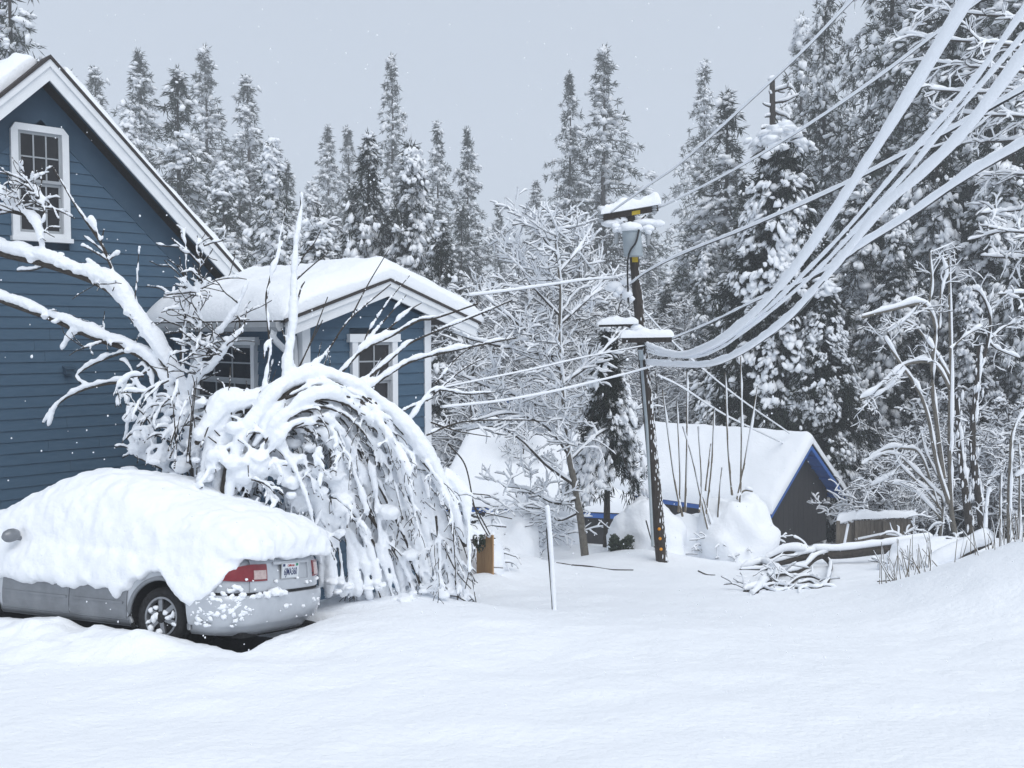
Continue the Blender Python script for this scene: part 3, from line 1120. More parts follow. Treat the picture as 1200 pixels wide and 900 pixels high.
# ---- snow on the car
sn = MB()
xs = np.array([-0.035, 0.03, 0.1, 0.3, 0.6, 1.0, 1.4, 1.9, 2.4, 2.8, 3.2, 3.6, 4.0, 4.45])
zt_ = np.array([1.14, 1.28, 1.36, 1.41, 1.49, 1.56, 1.70, 1.80, 1.80, 1.72, 1.52, 1.30, 1.22, 1.0])
wd_ = np.array([0.62, 0.72, 0.79, 0.84, 0.86, 0.86, 0.86, 0.86, 0.86, 0.86, 0.88, 0.88, 0.85, 0.6])
xx = np.linspace(-0.035, 4.45, 90)
zt_i = np.interp(xx, xs, zt_)
for _ in range(6):
    zt_i[2:-1] = (zt_i[1:-2] + 2 * zt_i[2:-1] + zt_i[3:]) / 4 if False else np.convolve(np.pad(zt_i, 1, mode='edge'), [0.25, 0.5, 0.25], 'valid')[2:-1]
wd_i = np.interp(xx, xs, wd_)
th = np.linspace(0, math.pi, 40)
rows = []
for x, z1, w in zip(xx, zt_i, wd_i):
    nn = 2.0 / 2.7
    row = []
    for t in th:
        cy = math.copysign(abs(math.cos(t)) ** nn, math.cos(t))
        sz = abs(math.sin(t)) ** nn
        # lean the sides in towards the roof
        row.append(car(x, w * cy * (1.16 if cy < 0 else 1.0), 0.93 + (z1 - 0.93) * sz))
    for t in np.linspace(0.95, -0.95, 12):
        row.append(car(x, -w * t * (1.16 if t > 0 else 1.0), 0.93))
    rows.append(row)
A = np.array(rows)
sn.grid(A, wrap=True)
for k, sl in ((0, 1), (-1, -1)):
    n_ = A.shape[1]
    f_ = [((i + 1) % n_, i, n_) if sl > 0 else (i, (i + 1) % n_, n_) for i in range(n_)]
    sn.add(np.vstack([A[k], A[k].mean(0)]), f_)
# snow plastered on the side: skirt down the doors and rear quarter
def skirt_low(s):
    x = float(np.interp(s, _hl, _h[:, 0]))
    base = np.interp(x, [0.0, 0.12, 0.25, 0.40, 0.58, 0.66, 0.98, 1.30, 1.42, 1.55, 1.75, 2.1, 2.6, 4.3], [0.93, 0.84, 0.70, 0.50, 0.40, 0.46, 0.72, 0.67, 0.55, 0.44, 0.52, 0.53, 0.54, 0.54])
    n = 0.045 * float(fbm(np.array([[s * 6.5, 3.3, 0.7]]), 4, 0.65)[0])
    return base + n
ss = np.linspace(0.72, sx(4.1), 130)
A = np.zeros((130, 18, 3))
B = np.zeros((130, 18, 3))
for i, s in enumerate(ss):
    zl = skirt_low(s)
    for j, t in enumerate(np.linspace(0, 1, 18)):
        z = zl + (1.02 - zl) * t
        o = 0.075 * min(1.0, (t * 6 + 0.25)) * (1 if t < 0.9 else 1 - (t - 0.9) * 3)
        o *= min(1.0, (s - 0.70) / 0.25)
        A[i, j] = surf(s, z, o + 0.012)
        B[i, j] = surf(s, z, -0.08)
sn.shell(A, B)
sn2 = voxel(sn, 0.034, 1, 0.026, 1.7, 0.022, 9.0)
sn2.build('snow_cover', M['snow'], carr, smooth=True)
# scraps of snow on bumper and quarter
sc = MB()
for k in range(120):
    s = RNG.uniform(0.58, 1.2)
    zlim = 0.36 + 0.35 * (1.15 - s)
    z = np.clip(RNG.normal(0.47, 0.12), 0.28, 0.74)
    r = RNG.uniform(0.005, 0.022) * (1.4 if RNG.random() < 0.2 else 1)
    sc.blobs([surf(s, z, 0.052)], r * 1.5, r * 0.5, r, ax=[nrm(surf(s + .05, z) - surf(s, z)) + upv * RNG.normal(0, .5)], sub=1, jit=0.42)
for s, z, r in ((0.30, 0.585, 0.07), (0.42, 0.585, 0.05), (0.22, 0.585, 0.05), (0.55, 0.585, 0.04), (0.70, 0.58, 0.04), (0.14, 0.44, 0.035), (0.05, 0.45, 0.018), (-0.2, 0.42, 0.03), (-0.42, 0.47, 0.03), (-0.5, 0.46, 0.025), (-0.56, 0.4, 0.02), (0.6, 0.44, 0.012), (-0.3, 0.66, 0.03), (-0.4, 0.655, 0.022), (0.26, 0.70, 0.025), (-0.12, 0.71, 0.02), (-0.6, 0.68, 0.025), (0.22, 0.40, 0.012), (-0.1, 0.31, 0.012), (-0.3, 0.3, 0.012)):
    for q in range(3):
        sc.blobs([surf(s + RNG.uniform(-r, r) * 0.6, z + RNG.uniform(-0.3, 0.3) * r, 0.058 if z < 0.59 else 0.02)], r * 0.9, r * 0.55, r * 0.55, sub=1, jit=0.4)
sc.build('snow_scraps', M['snow_clump'], carr, smooth=True, kind='stuff')


# ------------------------------------------------------------------ bare branches with snow
class Plant:
    """bark and snow of a bare tree or shrub, grown from polylines"""
    def __init__(s):
        s.bark, s.snow, s.twig = MB(), MB(), MB()
        s.limbs = []

    def limb(s, pts, r0, r1, sn, n=None, k=6, own=None, snk=7, lump=0.35, fade=0.0, side=None, sub=None):
        pts = np.asarray(pts, dtype=float)
        L = np.linalg.norm(np.diff(pts, axis=0), axis=1).sum()
        n = n or int(np.clip(L / 0.06, 5, 60))
        q = catmull(pts, n)
        r = np.linspace(r0, r1, n)
        (own or s.bark).tube(q, r, k)
        if sn > 0:
            t = nrm(np.gradient(q, axis=0))
            hz = np.sqrt(np.clip(1 - t[:, 2] ** 2, 0, 1))
            nz = fbm(q * (0.9 / max(sn, 0.012)) * 0.25 + 5.1, 2)
            sr = sn * (0.45 + 0.55 * hz) * (1 + lump * nz * 1.3) * np.linspace(1.0, 1 - fade, n)
            sr = np.maximum(sr, sn * 0.2)
            sr[0] *= 0.6
            sr[-1] *= 0.45
            sd_ = np.array([0.55, -0.45, 0.2]) if side is None else np.asarray(side)
            c = q + (UPZ[None] * hz[:, None] + sd_[None] * (1 - hz)[:, None] * 0.8) * (r + sr * 0.88)[:, None]
            (sub or s.snow).tube(c, sr, snk)
        return q


def grow(pl, p, d, L, r, depth, rnd, sn, droop=0.0, kids=(3, 5), ratio=0.62, spread=0.8, up=0.15, k=5, minr=0.006, twig=None, seg=5, snk=5):
    """recursive twigs"""
    d = nrm(d)
    pts = [np.array(p, dtype=float)]
    dd = d.copy()
    for i in range(seg):
        dd = nrm(dd + np.array([rnd.gauss(0, 0.2), rnd.gauss(0, 0.2), rnd.gauss(0, 0.16) + up * 0.2 - droop * (i + 1) * 0.12]))
        pts.append(pts[-1] + dd * L / seg)
    pl.limb(pts, r, max(minr, r * 0.5), sn, n=seg + 2, k=max(3, k), own=(twig if depth < 2 else None), snk=snk, lump=0.4)
    if depth <= 0:
        return
    nk = rnd.randint(*kids)
    for i in range(nk):
        t = 0.25 + 0.75 * (i + rnd.random()) / nk
        j = min(seg, int(t * seg))
        base = pts[j]
        td = nrm(pts[min(seg, j + 1)] - pts[max(0, j - 1)])
        ax = nrm(np.array([rnd.gauss(0, 1), rnd.gauss(0, 1), rnd.gauss(0, 0.6)]))
        ax = nrm(ax - td * ax.dot(td))
        nd = nrm(td * (1 - spread * 0.4) + ax * spread + UPZ * up)
        grow(pl, base, nd, L * ratio * rnd.uniform(0.75, 1.2), max(minr, r * 0.55), depth - 1, rnd, sn * 0.88, droop, kids, ratio, spread, up, k - 1, minr, twig, max(3, seg - 1), max(4, snk - 1))


def px_line(pts, d):
    """pixel polyline -> world; each point (x, y[, depth])"""
    return [P(a[0], a[1], a[2] if len(a) > 2 else (d(a[0]) if callable(d) else d)) for a in pts]


# ---- left bent tree in front of the blue wall
D1 = lambda x: 12.9 - 0.004 * x
bent = thing('bent_tree', 'leafless tree with thick snowy limbs bent in front of the blue gable wall', 'tree', (P(215, 500, 12)[0], 12.2, g1(P(215, 500, 12)[0], 12.2)))
T = Plant()
pxm = 12.3 / F
main = [
    ([(-60, 275), (0, 297), (60, 312), (125, 338), (160, 378), (190, 420), (212, 455), (222, 510), (235, 600)], 3.6, 4.6, 9.2),
    ([(-60, 325), (0, 352), (60, 374), (110, 396), (150, 410), (180, 430), (208, 475), (222, 520), (232, 600)], 2.8, 3.6, 6.2),
]
sec = [
    ([(52, 305), (47, 282), (40, 262), (25, 250), (8, 236), (-10, 228)], 2.5, 1.5, 7),
    ([(50, 262), (52, 248), (45, 228), (33, 215), (27, 208)], 1.5, 0.8, 3.2),
    ([(28, 252), (10, 248), (-8, 244)], 1.5, 1, 4),
    ([(140, 345), (133, 320), (120, 288), (103, 262), (88, 240), (75, 218), (62, 196)], 2.4, 0.8, 1.6),
    ([(130, 308), (118, 300), (104, 292), (95, 288)], 1, 0.6, 2.4), ([(126, 300), (115, 290), (98, 277)], 1, 0.6, 2.2),
    ([(119, 282), (121, 272), (122, 268)], 1, 0.6, 2.2), ([(118, 283), (111, 268), (104, 256)], 1.0, 0.8, 3.8),
    ([(128, 305), (134, 300), (139, 297)], 1, 0.6, 2), ([(116, 316), (108, 310), (101, 306)], 1, 0.6, 2.2),
    ([(157, 378), (158, 350), (160, 330), (161, 315), (163, 292), (163, 288)], 0.9, 0.4, 1.9),
    ([(212, 450), (214, 413), (217, 370), (218, 330), (217, 280)], 2, 0.8, 3.0),
    ([(212, 420), (214, 395), (222, 355), (230, 333), (235, 305), (239, 285)], 2, 0.7, 2.6),
    ([(222, 352), (235, 340), (247, 328)], 1, 0.6, 2.4),
    ([(205, 500), (216, 460), (233, 422), (252, 396), (267, 378), (280, 355), (291, 328)], 2.5, 0.8, 4.6),
    ([(205, 505), (222, 458), (247, 432), (265, 408), (284, 388)], 2.2, 0.8, 4.0),
    ([(230, 428), (232, 395), (236, 370)], 1.2, 0.6, 2.6), ([(280, 390), (281, 378), (280, 370)], 1, 0.5, 1.8),
    ([(262, 400), (266, 398), (272, 402), (276, 412)], 1, 0.6, 2.4),
    ([(150, 412), (125, 420), (100, 432), (88, 442)], 1.4, 0.8, 3.0), ([(150, 448), (125, 450), (95, 458), (70, 472), (50, 496)], 1.8, 0.8, 3.0),
    ([(70, 472), (62, 482), (56, 500)], 1, 0.6, 3.0), ([(88, 442), (94, 448), (106, 455)], 1, 0.6, 2.4),
    ([(95, 392), (88, 392), (78, 400), (72, 410)], 1.2, 0.8, 4.5),
   
     ([(75, 300), (45, 315), (20, 318)], 1.2, 0.6, 3.2),
    ([(180, 430), (160, 445), (150, 470), (148, 505), (143, 520)], 1.2, 0.6, 3.0), ([(190, 470), (165, 500), (152, 530), (143, 537)], 1.2, 0.6, 2.6),
    ([(180, 460), (170, 430), (160, 432)], 1, 0.6, 2.8), ([(175, 470), (160, 452), (148, 440)], 1, 0.6, 2.6), ([(178, 490), (180, 455), (176, 430)], 0.9, 0.5, 2.6),
    ([(177, 480), (164, 455), (150, 428), (140, 423)], 0.9, 0.5, 2.4), ([(178, 500), (176, 470), (165, 452)], 1, 0.5, 2),
    ([(178, 475), (186, 450), (190, 430)], 0.8, 0.5, 2.4), ([(150, 412), (170, 420), (190, 440)], 1.5, 1, 5),
    ([(232, 600), (205, 560), (180, 545), (158, 535)], 1.8, 1, 4.5), ([(215, 520), (195, 545), (190, 565)], 1.5, 0.8, 4),
    ([(210, 480), (188, 500), (195, 530)], 1.4, 0.8, 5), ([(205, 470), (185, 478), (165, 490), (158, 505)], 1.4, 0.8, 4),
    ([(225, 520), (240, 500), (248, 500)], 1.4, 0.8, 4),
]
for i, (pts, r0, r1, s_) in enumerate(main):
    own = MB()
    T.limb(px_line(pts, D1), r0 * pxm, r1 * pxm, s_ * pxm, own=own, k=8, snk=9, n=50)
    T.limbs.append(('limb', own))
for pts, r0, r1, s_ in sec:
    jd = RNG.uniform(-0.25, 0.25)
    T.limb(px_line(pts, lambda x: D1(x) + jd * 0.0), r0 * pxm, r1 * pxm, s_ * pxm, n=16, k=5, snk=7, lump=0.45)
# beaded lumps and fine drooping twigs
rr = random.Random(5)
for k in range(60):
    pts, r0, r1, s_ = rr.choice(main)
    q = catmull(px_line(pts, D1), 30)
    b = q[rr.randint(6, 28)]
    T.snow.blobs([b + np.array([rr.uniform(-.05, .05), rr.uniform(-.05, .05), s_ * pxm * rr.uniform(0.2, 1.0)])], s_ * pxm * rr.uniform(.5, 1), s_ * pxm * rr.uniform(.5, 1), s_ * pxm * rr.uniform(.4, .8), sub=1)
for k in range(105):
    pts, r0, r1, s_ = rr.choice(main + sec[:3] + sec[11:17])
    q = catmull(px_line(pts, D1), 30)
    i_ = rr.randint(6, 28)
    grow(T, q[i_], np.array([rr.gauss(-.1, .6), rr.gauss(-.2, .4), rr.uniform(-.3, 1.2)]), rr.uniform(.18, .55), .009, 1, rr, rr.uniform(.010, .024), droop=0.1, kids=(1, 4), spread=.7, up=.1, twig=T.twig, minr=.005)
for k in range(26):
    x, y = rr.uniform(145, 235), rr.uniform(440, 545)
    b = P(x, y, D1(x) + rr.uniform(-0.5, 0.3))
    grow(T, b, np.array([rr.uniform(-1, .4), rr.uniform(-.6, .2), rr.uniform(-0.6, 0.9)]), rr.uniform(.25, .5), 0.010, 1, rr, 0.030, droop=0.7, kids=(2, 4), spread=0.8, up=0, twig=T.twig)
for k in range(46):
    x, y = rr.uniform(150, 260), rr.uniform(470, 580)
    b = P(x, y, D1(x) + rr.uniform(-0.6, 0.3))
    T.snow.blobs([b], rr.uniform(.05, .12), rr.uniform(.05, .1), rr.uniform(.04, .08), sub=1)
for nm, mb_ in T.limbs:
    mb_.build(nm, M['bark'], bent, smooth=True)
T.bark.build('branches', M['bark'], bent, smooth=True)
T.twig.build('twigs', M['bark'], bent, kind='stuff')
voxel(T.snow, 0.016, 1, 0.010, 7.0, 0.006, 22.0).build('snow_cover', M['snow'], bent, smooth=True)

# ---- the big weeping shrub by the car
D2 = lambda x: 11.7 + 0.0045 * (x - 300)
shrub = thing('weeping_shrub', 'huge shrub arched to the ground under heavy snow behind the car', 'shrub', (P(420, 640, 12.2)[0], 12.2, g1(P(420, 640, 12.2)[0], 12.2)))
T = Plant()
pxm = 12.0 / F
arch = [
    ([(262, 600), (272, 540), (300, 492), (335, 462), (380, 450), (420, 462), (455, 485), (490, 528), (520, 580), (545, 640)], 7, 3, 9),
    ([(262, 600), (290, 530), (313, 517), (330, 498), (350, 487), (375, 484), (405, 500), (440, 560), (475, 640), (505, 705)], 6, 3, 9),
    ([(230, 520), (255, 490), (290, 480), (320, 470)], 3, 2, 9),
    ([(250, 590), (255, 545), (262, 530), (300, 540), (330, 545)], 3, 2, 11),
    ([(232, 580), (240, 540), (250, 510), (275, 500)], 3, 2, 9),
    ([(300, 520), (340, 478), (375, 464), (420, 478), (450, 515), (470, 570)], 5, 3, 8),
]
for pts, r0, r1, s_ in arch:
    own = MB()
    jd = RNG.uniform(-0.2, 0.2)
    T.limb(px_line(pts, lambda x: D2(x) + jd), r0 * pxm, r1 * pxm, s_ * pxm, own=own, k=7, snk=9, n=44, lump=0.5)
    T.limbs.append(('limb', own))
rr = random.Random(77)
OUT = np.array([(285, 565), (303, 500), (340, 462), (385, 446), (425, 458), (462, 488), (497, 538), (524, 590), (546, 650), (557, 708)], float)
INN = np.array([(296, 575), (310, 534), (332, 508), (356, 500), (378, 512), (392, 545), (400, 590), (406, 640), (410, 680), (412, 704)], float)
for k in range(62):
    f_ = rr.random() ** 0.75
    jx = rr.gauss(0, 7)
    pts = INN * (1 - f_) + OUT * f_ + np.array([jx, rr.gauss(0, 4)])
    dz = rr.uniform(-0.45, 0.75)
    lift = 1 - 0.10 * abs(dz)
    n_ = len(pts)
    st = rr.choice((0, 0, 1, 2, 3, 4))
    en = rr.choice((n_, n_, n_, n_ - 1, n_ - 2, n_ - 3))
    w = [P(x, min(y + (1 - lift) * 120, 712), D2(x) + dz * math.sin(math.pi * min(1, (i + 1) / 7)) ) for i, (x, y) in enumerate(pts)]
    w = w[st:max(st + 3, en)]
    q = T.limb(w, .018, .006, rr.choice((.020, .026, .034, .045, .060, .082)), k=5, snk=7, n=34, lump=0.75)
    for j in range(rr.randint(6, 11)):
        i = rr.randint(4, len(q) - 2)
        tw = nrm(q[i + 1] - q[i - 1])
        dr = nrm(tw * 1.0 + np.array([rr.gauss(0, .5), rr.gauss(0, .5), -0.15]))
        grow(T, q[i], dr, rr.uniform(.15, .5), .006, 1, rr, rr.uniform(.012, .026), droop=0.5, kids=(1, 3), spread=.7, up=0, twig=T.twig, minr=.005)
fan = [
    ([(345, 470), (394, 441), (424, 411), (460, 393), (490, 376), (510, 373), (560, 356)], 2.2, 1, 5.6),
    ([(390, 470), (426, 447), (460, 419), (476, 405), (500, 393), (560, 369), (600, 352)], 2, 0.8, 4.2),
    ([(400, 475), (438, 451), (460, 436), (490, 421), (560, 405), (605, 396)], 2.2, 0.8, 5.0),
    ([(330, 470), (352, 437), (368, 430), (386, 408), (410, 374), (458, 333)], 2, 0.7, 3.4),
    ([(286, 524), (308, 495), (332, 466), (360, 410), (384, 348)], 1.6, 0.6, 1.2), ([(294, 525), (320, 488), (345, 440), (378, 375)], 1.2, 0.6, 1.6),
    ([(410, 374), (432, 332), (456, 292)], 1.0, 0.5, 0.9), ([(426, 405), (432, 388), (456, 352), (480, 323)], 1.2, 0.5, 2.6),
    ([(420, 412), (450, 376), (476, 346)], 1.2, 0.5, 2.8), ([(448, 392), (480, 364), (494, 355)], 1.2, 0.5, 3.2),
    ([(460, 520), (487, 483), (508, 458), (547, 462), (580, 460)], 1.3, 0.5, 3.2), ([(440, 500), (480, 478), (508, 466)], 1.2, 0.6, 3.2),
    ([(500, 510), (540, 495), (600, 492), (640, 494)], 1.2, 0.5, 1.8), ([(505, 495), (535, 505), (575, 512)], 1.1, 0.5, 1.6),
    ([(510, 450), (535, 420), (555, 405)], 1.0, 0.5, 1.8), ([(500, 470), (540, 435), (570, 418)], 1.0, 0.5, 2.2),
    ([(333, 470), (334, 430), (340, 390), (342, 345), (345, 290), (352, 245), (352, 225)], 2.4, 0.8, 12.0),
    ([(340, 400), (345, 370), (352, 340), (357, 330)], 1.6, 0.8, 4.0), ([(338, 450), (345, 430), (335, 400), (330, 385)], 1.5, 0.8, 6),
    ([(306, 480), (309, 450), (316, 410), (314, 380), (312, 345), (322, 310), (328, 275), (336, 240)], 1.8, 0.7, 6.5),
    ([(312, 350), (318, 320), (326, 300), (332, 280)], 1.5, 0.7, 5.0), ([(309, 420), (311, 405), (320, 398)], 1.0, 0.6, 3.6),
    ([(343, 320), (356, 300), (368, 285), (376, 270)], 1.1, 0.5, 1.6), ([(345, 330), (365, 312), (385, 296)], 1.0, 0.5, 1.6),
    ([(278, 516), (270, 478), (269, 455), (270, 430)], 1.1, 0.6, 1.7), ([(285, 530), (285, 490), (286, 457)], 1.2, 0.7, 2.6),
    ([(277, 530), (262, 515), (250, 502), (240, 480)], 1.0, 0.5, 1.3), ([(276, 532), (255, 520), (235, 505)], 1.0, 0.5, 1.0),
    ([(262, 470), (262, 452), (254, 445)], 1, 0.5, 2.0), ([(362, 435), (366, 428), (375, 420), (383, 410), (396, 395)], 1.0, 0.5, 3.0),
    ([(525, 520), (545, 545), (555, 590), (562, 610), (572, 628)], 1.0, 0.8, 0.6), ([(545, 578), (570, 580), (575, 582)], 0.8, 0.5, 0.8), ([(546, 580), (560, 600), (574, 626)], 1.1, 0.8, 0.4),
    ([(530, 588), (565, 600), (600, 608)], 0.9, 0.6, 0.9), ([(540, 605), (556, 640), (552, 660), (545, 690)], 1.0, 0.6, 1.0), ([(520, 640), (535, 670), (552, 690)], 1, 0.6, 1.2),
    ([(510, 705), (530, 698), (548, 706), (560, 714)], 1.0, 0.6, 0.8),
]
for pts, r0, r1, s_ in fan:
    T.limb(px_line(pts, lambda x: D2(x) - 0.1), r0 * pxm, r1 * pxm, s_ * pxm * 0.85, n=34, k=5, snk=7, lump=0.7, fade=0.65)
# upright snowy shoots
rr = random.Random(19)
for k in range(30):
    x, y = rr.uniform(195, 430), 0
    y = np.interp(x, [195, 260, 330, 385, 430], [520, 520, 478, 455, 470]) + rr.uniform(-8, 35)
    h = rr.uniform(28, 85)
    lean_ = rr.gauss(0.12, .28)
    T.limb(px_line([(x, y), (x + lean_ * h * .5, y - h * .55), (x + lean_ * h, y - h)], lambda x: D2(x) - rr.uniform(-.3, .3)), .010, .004, rr.choice((.008, .014, .020, .028)), n=18, k=5, snk=7, lump=.9, fade=.5)
# drooping curtain
rr = random.Random(21)
crest = catmull(px_line([(300, 500), (330, 470), (380, 455), (420, 468), (455, 492), (490, 535), (520, 590)], D2), 60)
ground = catmull(px_line([(345, 640), (385, 690), (430, 700), (470, 706), (510, 716), (545, 705), (560, 690)], lambda x: 11.9 + 0.0015 * (x - 340)), 60)
for k in range(30):
    t = rr.random()
    a = crest[int(t * 59)].copy()
    b = ground[int(min(59, max(0, (t * 0.8 + rr.gauss(0.12, 0.09)) * 59)))].copy()
    b[1] += rr.uniform(-0.5, 0.9)
    cut = rr.uniform(0.3, 1.0)
    mid = (a * 0.5 + b * 0.5) + np.array([0.18, rr.uniform(-0.5, 0.35), 0.38])
    q = catmull([a, mid, b], 24)[:max(5, int(24 * cut))]
    st = rr.randint(0, max(0, len(q) - 5)) if rr.random() < 0.5 else 0
    q = q[st:]
    big = rr.random() < 0.3
    T.limb(q, 0.016, 0.006, rr.uniform(0.055, 0.095) if big else rr.uniform(0.02, 0.045), k=5, snk=7, lump=0.6)
    for j in range(rr.randint(3, 7)):
        i = rr.randint(1, len(q) - 2)
        tw = nrm(q[i + 1] - q[i - 1])
        dr = nrm(tw * 0.9 + np.array([rr.gauss(0, .6), rr.gauss(0, .5), -0.25]))
        grow(T, q[i], dr, rr.uniform(.15, .42), 0.006, 1, rr, rr.uniform(0.014, 0.03), droop=0.6, kids=(1, 3), spread=0.7, up=0, twig=T.twig, minr=0.004)
for k in range(70):       # tangle inside and at the left foot
    x, y = rr.uniform(235, 400), rr.uniform(500, 620)
    b = P(x, y, D2(x) + rr.uniform(-0.5, 0.7))
    grow(T, b, np.array([rr.uniform(-.6, 1), rr.uniform(-.6, .3), rr.uniform(-0.9, 0.5)]), rr.uniform(.25, .55), 0.009, 1, rr, rr.uniform(0.02, 0.045), droop=0.6, kids=(2, 4), spread=0.8, up=0, twig=T.twig)
for k in range(60):
    x = rr.uniform(240, 400)
    b = P(x, rr.uniform(480, 600) + max(0, x - 330) * 0.4, D2(x) + rr.uniform(-0.5, 0.5))
    r = rr.uniform(.05, .13)
    T.snow.blobs([b], r * 1.2, r, r * .7, sub=1)
for x, y, r in ( (300, 545, .2), (285, 555, .16), (325, 548, .14), (390, 480, .13), (365, 485, .1), (455, 600, .13), (480, 650, .1)):
    T.snow.blobs([P(x, y, D2(x) - 0.25)], r * 1.1, r, r * .8, sub=2, jit=.1)
for pts, s_ in (([(395, 560), (420, 610), (435, 660), (448, 708)], 13), ([(390, 585), (408, 640), (418, 700)], 14), ([(385, 600), (398, 650), (400, 700)], 15), ([(405, 590), (440, 640), (462, 706)], 11), ([(400, 610), (424, 660), (432, 704)], 14), ([(430, 600), (470, 660), (490, 712)], 10), ([(375, 590), (388, 625), (386, 680)], 12), ([(372, 585), (380, 620), (379, 690)], 12), ([(360, 560), (372, 610), (374, 690)], 22), ([(378, 590), (382, 640), (384, 700)], 20), ([(366, 570), (384, 600), (394, 690)], 10), ([(380, 560), (402, 600), (411, 700)], 10), ([(420, 560), (450, 640), (470, 708)], 10), ([(440, 560), (478, 640), (498, 710)], 9)):
    T.limb(px_line(pts, lambda x: D2(x) - 0.15), .02, .01, s_ * pxm * .42, k=5, snk=9, n=26, lump=.8)
for k in range(30):     # deep snow caught inside the shrub
    x = rr.uniform(300, 540)
    top = np.interp(x, [300, 340, 380, 420, 455, 490, 520, 545], [500, 470, 465, 475, 500, 540, 590, 650])
    y = rr.uniform(top + 14, 708 if x > 385 else 600)
    r = rr.uniform(.05, .12)
    T.snow.blobs([P(x, y, D2(x) + rr.uniform(.35, .95))], r * 1.1, r, r * rr.uniform(.6, 1.1), sub=1, jit=.3)
for k in range(60):
    x = rr.uniform(385, 548)
    y = 714 - abs(x - 500) * 0.10 - rr.uniform(0, 26)
    r = rr.uniform(.04, .09)
    T.snow.blobs([P(x, y, D2(x) + rr.uniform(-.5, .5))], r * 1.6, r * 1.2, r * .6, sub=1)
for nm, mb_ in T.limbs:
    mb_.build(nm, M['bark'], shrub, smooth=True)
T.bark.build('branches', M['bark'], shrub, smooth=True)
T.twig.build('twigs', M['bark'], shrub, kind='stuff')
voxel(T.snow, 0.017, 1, 0.012, 6.0, 0.006, 20.0).build('snow_cover', M['snow'], shrub, smooth=True)


# ------------------------------------------------------------------ conifers
def conifer(seed, H, Rr, nb, needle, droop=0.5, up0=0.1, snow=0.5, tuft=0.34, spacing=0.42, p=0.85, k=7, b0=0.08, pad=0.26, gap=0.12, lean=0.0, dens=2, sub=0, below=0.0, wob=0.35):
    rg = np.random.default_rng(seed)
    tr, cr, sn = MB(), MB(), MB()
    zz = np.linspace(0, H, 16)
    tx = lean * (zz / H) ** 2 * H + 0.012 * H * np.sin(zz * 0.6 + seed) * 0.3
    tr.tube(np.stack([tx, 0 * zz, zz], -1), np.linspace(0.014 * H + 0.05, 0.02, 16), 7)
    ct, dt, st, cs, as_, ax, ws = [], [], [], [], [], [], []
    for i in range(nb):
        t = (i + rg.uniform(-0.4, 0.4)) / nb
        t = min(max(t, 0), 0.995)
        if rg.random() < gap:
            continue
        z = H * (b0 + (1 - b0) * t)
        L = Rr * (1 - t) ** p * rg.uniform(1 - wob, 1 + wob * 0.7) + 0.12
        az = i * 2.39996 + rg.normal(0, 0.35)
        h = np.array([math.cos(az), math.sin(az), 0])
        sdv = np.array([-math.sin(az), math.cos(az), 0])
        n = max(2, int(L / spacing))
        x0 = np.interp(z, zz, tx)
        q = np.linspace(0, 1, 6)
        path = np.array([[x0, 0, z]]) + h * (L * q)[:, None] + UPZ * (L * (up0 * q - droop * q ** 2))[:, None]
        tr.tube(path, np.linspace(0.012 * L + 0.012, 0.008, 6), 3)
        for j in range(n):
            qq = (j + 0.6 + rg.uniform(-.3, .3)) / n
            c0 = np.array([x0, 0, z]) + h * L * qq + UPZ * L * (up0 * qq - droop * qq ** 2)
            wlat = 0.30 * L * (1 - abs(qq - 0.55) * 1.3) + 0.05
            if rg.random() < snow * 1.15:
                bs = pad * (0.55 + 0.5 * rg.random()) * (1.15 - 0.4 * qq)
                cs.append(c0 + UPZ * 0.10)
                as_.append(bs * 1.5)
                ax.append(h + UPZ * (up0 - 2 * droop * qq) + rg.normal(0, 0.12, 3))
            for m_ in range(dens):
                lat = rg.uniform(-1, 1) * wlat
                c = c0 + sdv * lat + UPZ * (-abs(lat) * 0.25 + rg.normal(0, 0.05)) - h * abs(lat) * 0.2
                d = h * 0.8 + sdv * np.sign(lat) * min(1, abs(lat) / (wlat + .01)) * 0.5
                ct.append(c)
                dt.append(d)
                s_ = tuft * rg.uniform(0.75, 1.25)
                st.append(s_)
                if rg.random() < snow * (0.55 + 0.75 * qq):
                    for w_ in range(rg.integers(2, 5)):
                        cs.append(c + UPZ * s_ * 0.18 + rg.normal(0, 0.85, 3) * pad * np.array([1, 1, .5]))
                        as_.append(pad * rg.uniform(0.3, 1.0))
                        ax.append(d + UPZ * (up0 - 2 * droop * qq) * 0.9 + rg.normal(0, 0.3, 3))
                if below and rg.random() < below:
                    ct.append(c - UPZ * rg.uniform(0.1, 0.5))
                    dt.append(d * 0.3 - UPZ)
                    st.append(s_ * 1.2)
    ct, dt, st = np.array(ct), np.array(dt), np.array(st)
    cr.needles(ct, dt, st, int(k * 1.4), 0.8, 0.25 + droop * 0.4)
    # leader
    lc = np.array([[np.interp(H * q, zz, tx), 0, H * q] for q in np.linspace(0.93, 1.0, 6)])
    cr.needles(lc, np.tile([0, 0, 0.8], (6, 1)), tuft * 0.8, k, 0.6, -0.2)
    cs, as_, ax = np.array(cs), np.array(as_), np.array(ax)
    if len(cs):
        fl_ = 0.5 + 1.7 * vnoise(cs * 1.05 + seed) + 0.5 * vnoise(cs * 2.7 + seed)     # snow lies in clumps
        kp = rg.random(len(cs)) < fl_
        cs, as_, ax = cs[kp], as_[kp] * (0.8 + 0.45 * np.clip(fl_[kp], 0, 1.2)), ax[kp]
        sn.blobs(cs, as_ * 1.2, as_ * 0.85, as_ * 0.5, ax=ax, sub=sub, jit=0.45)
    return tr, cr, sn, needle


TREES = {}


def tree_proto(key, name, parts, label, cat='tree'):
    TREES[key] = (parts, name, cat)


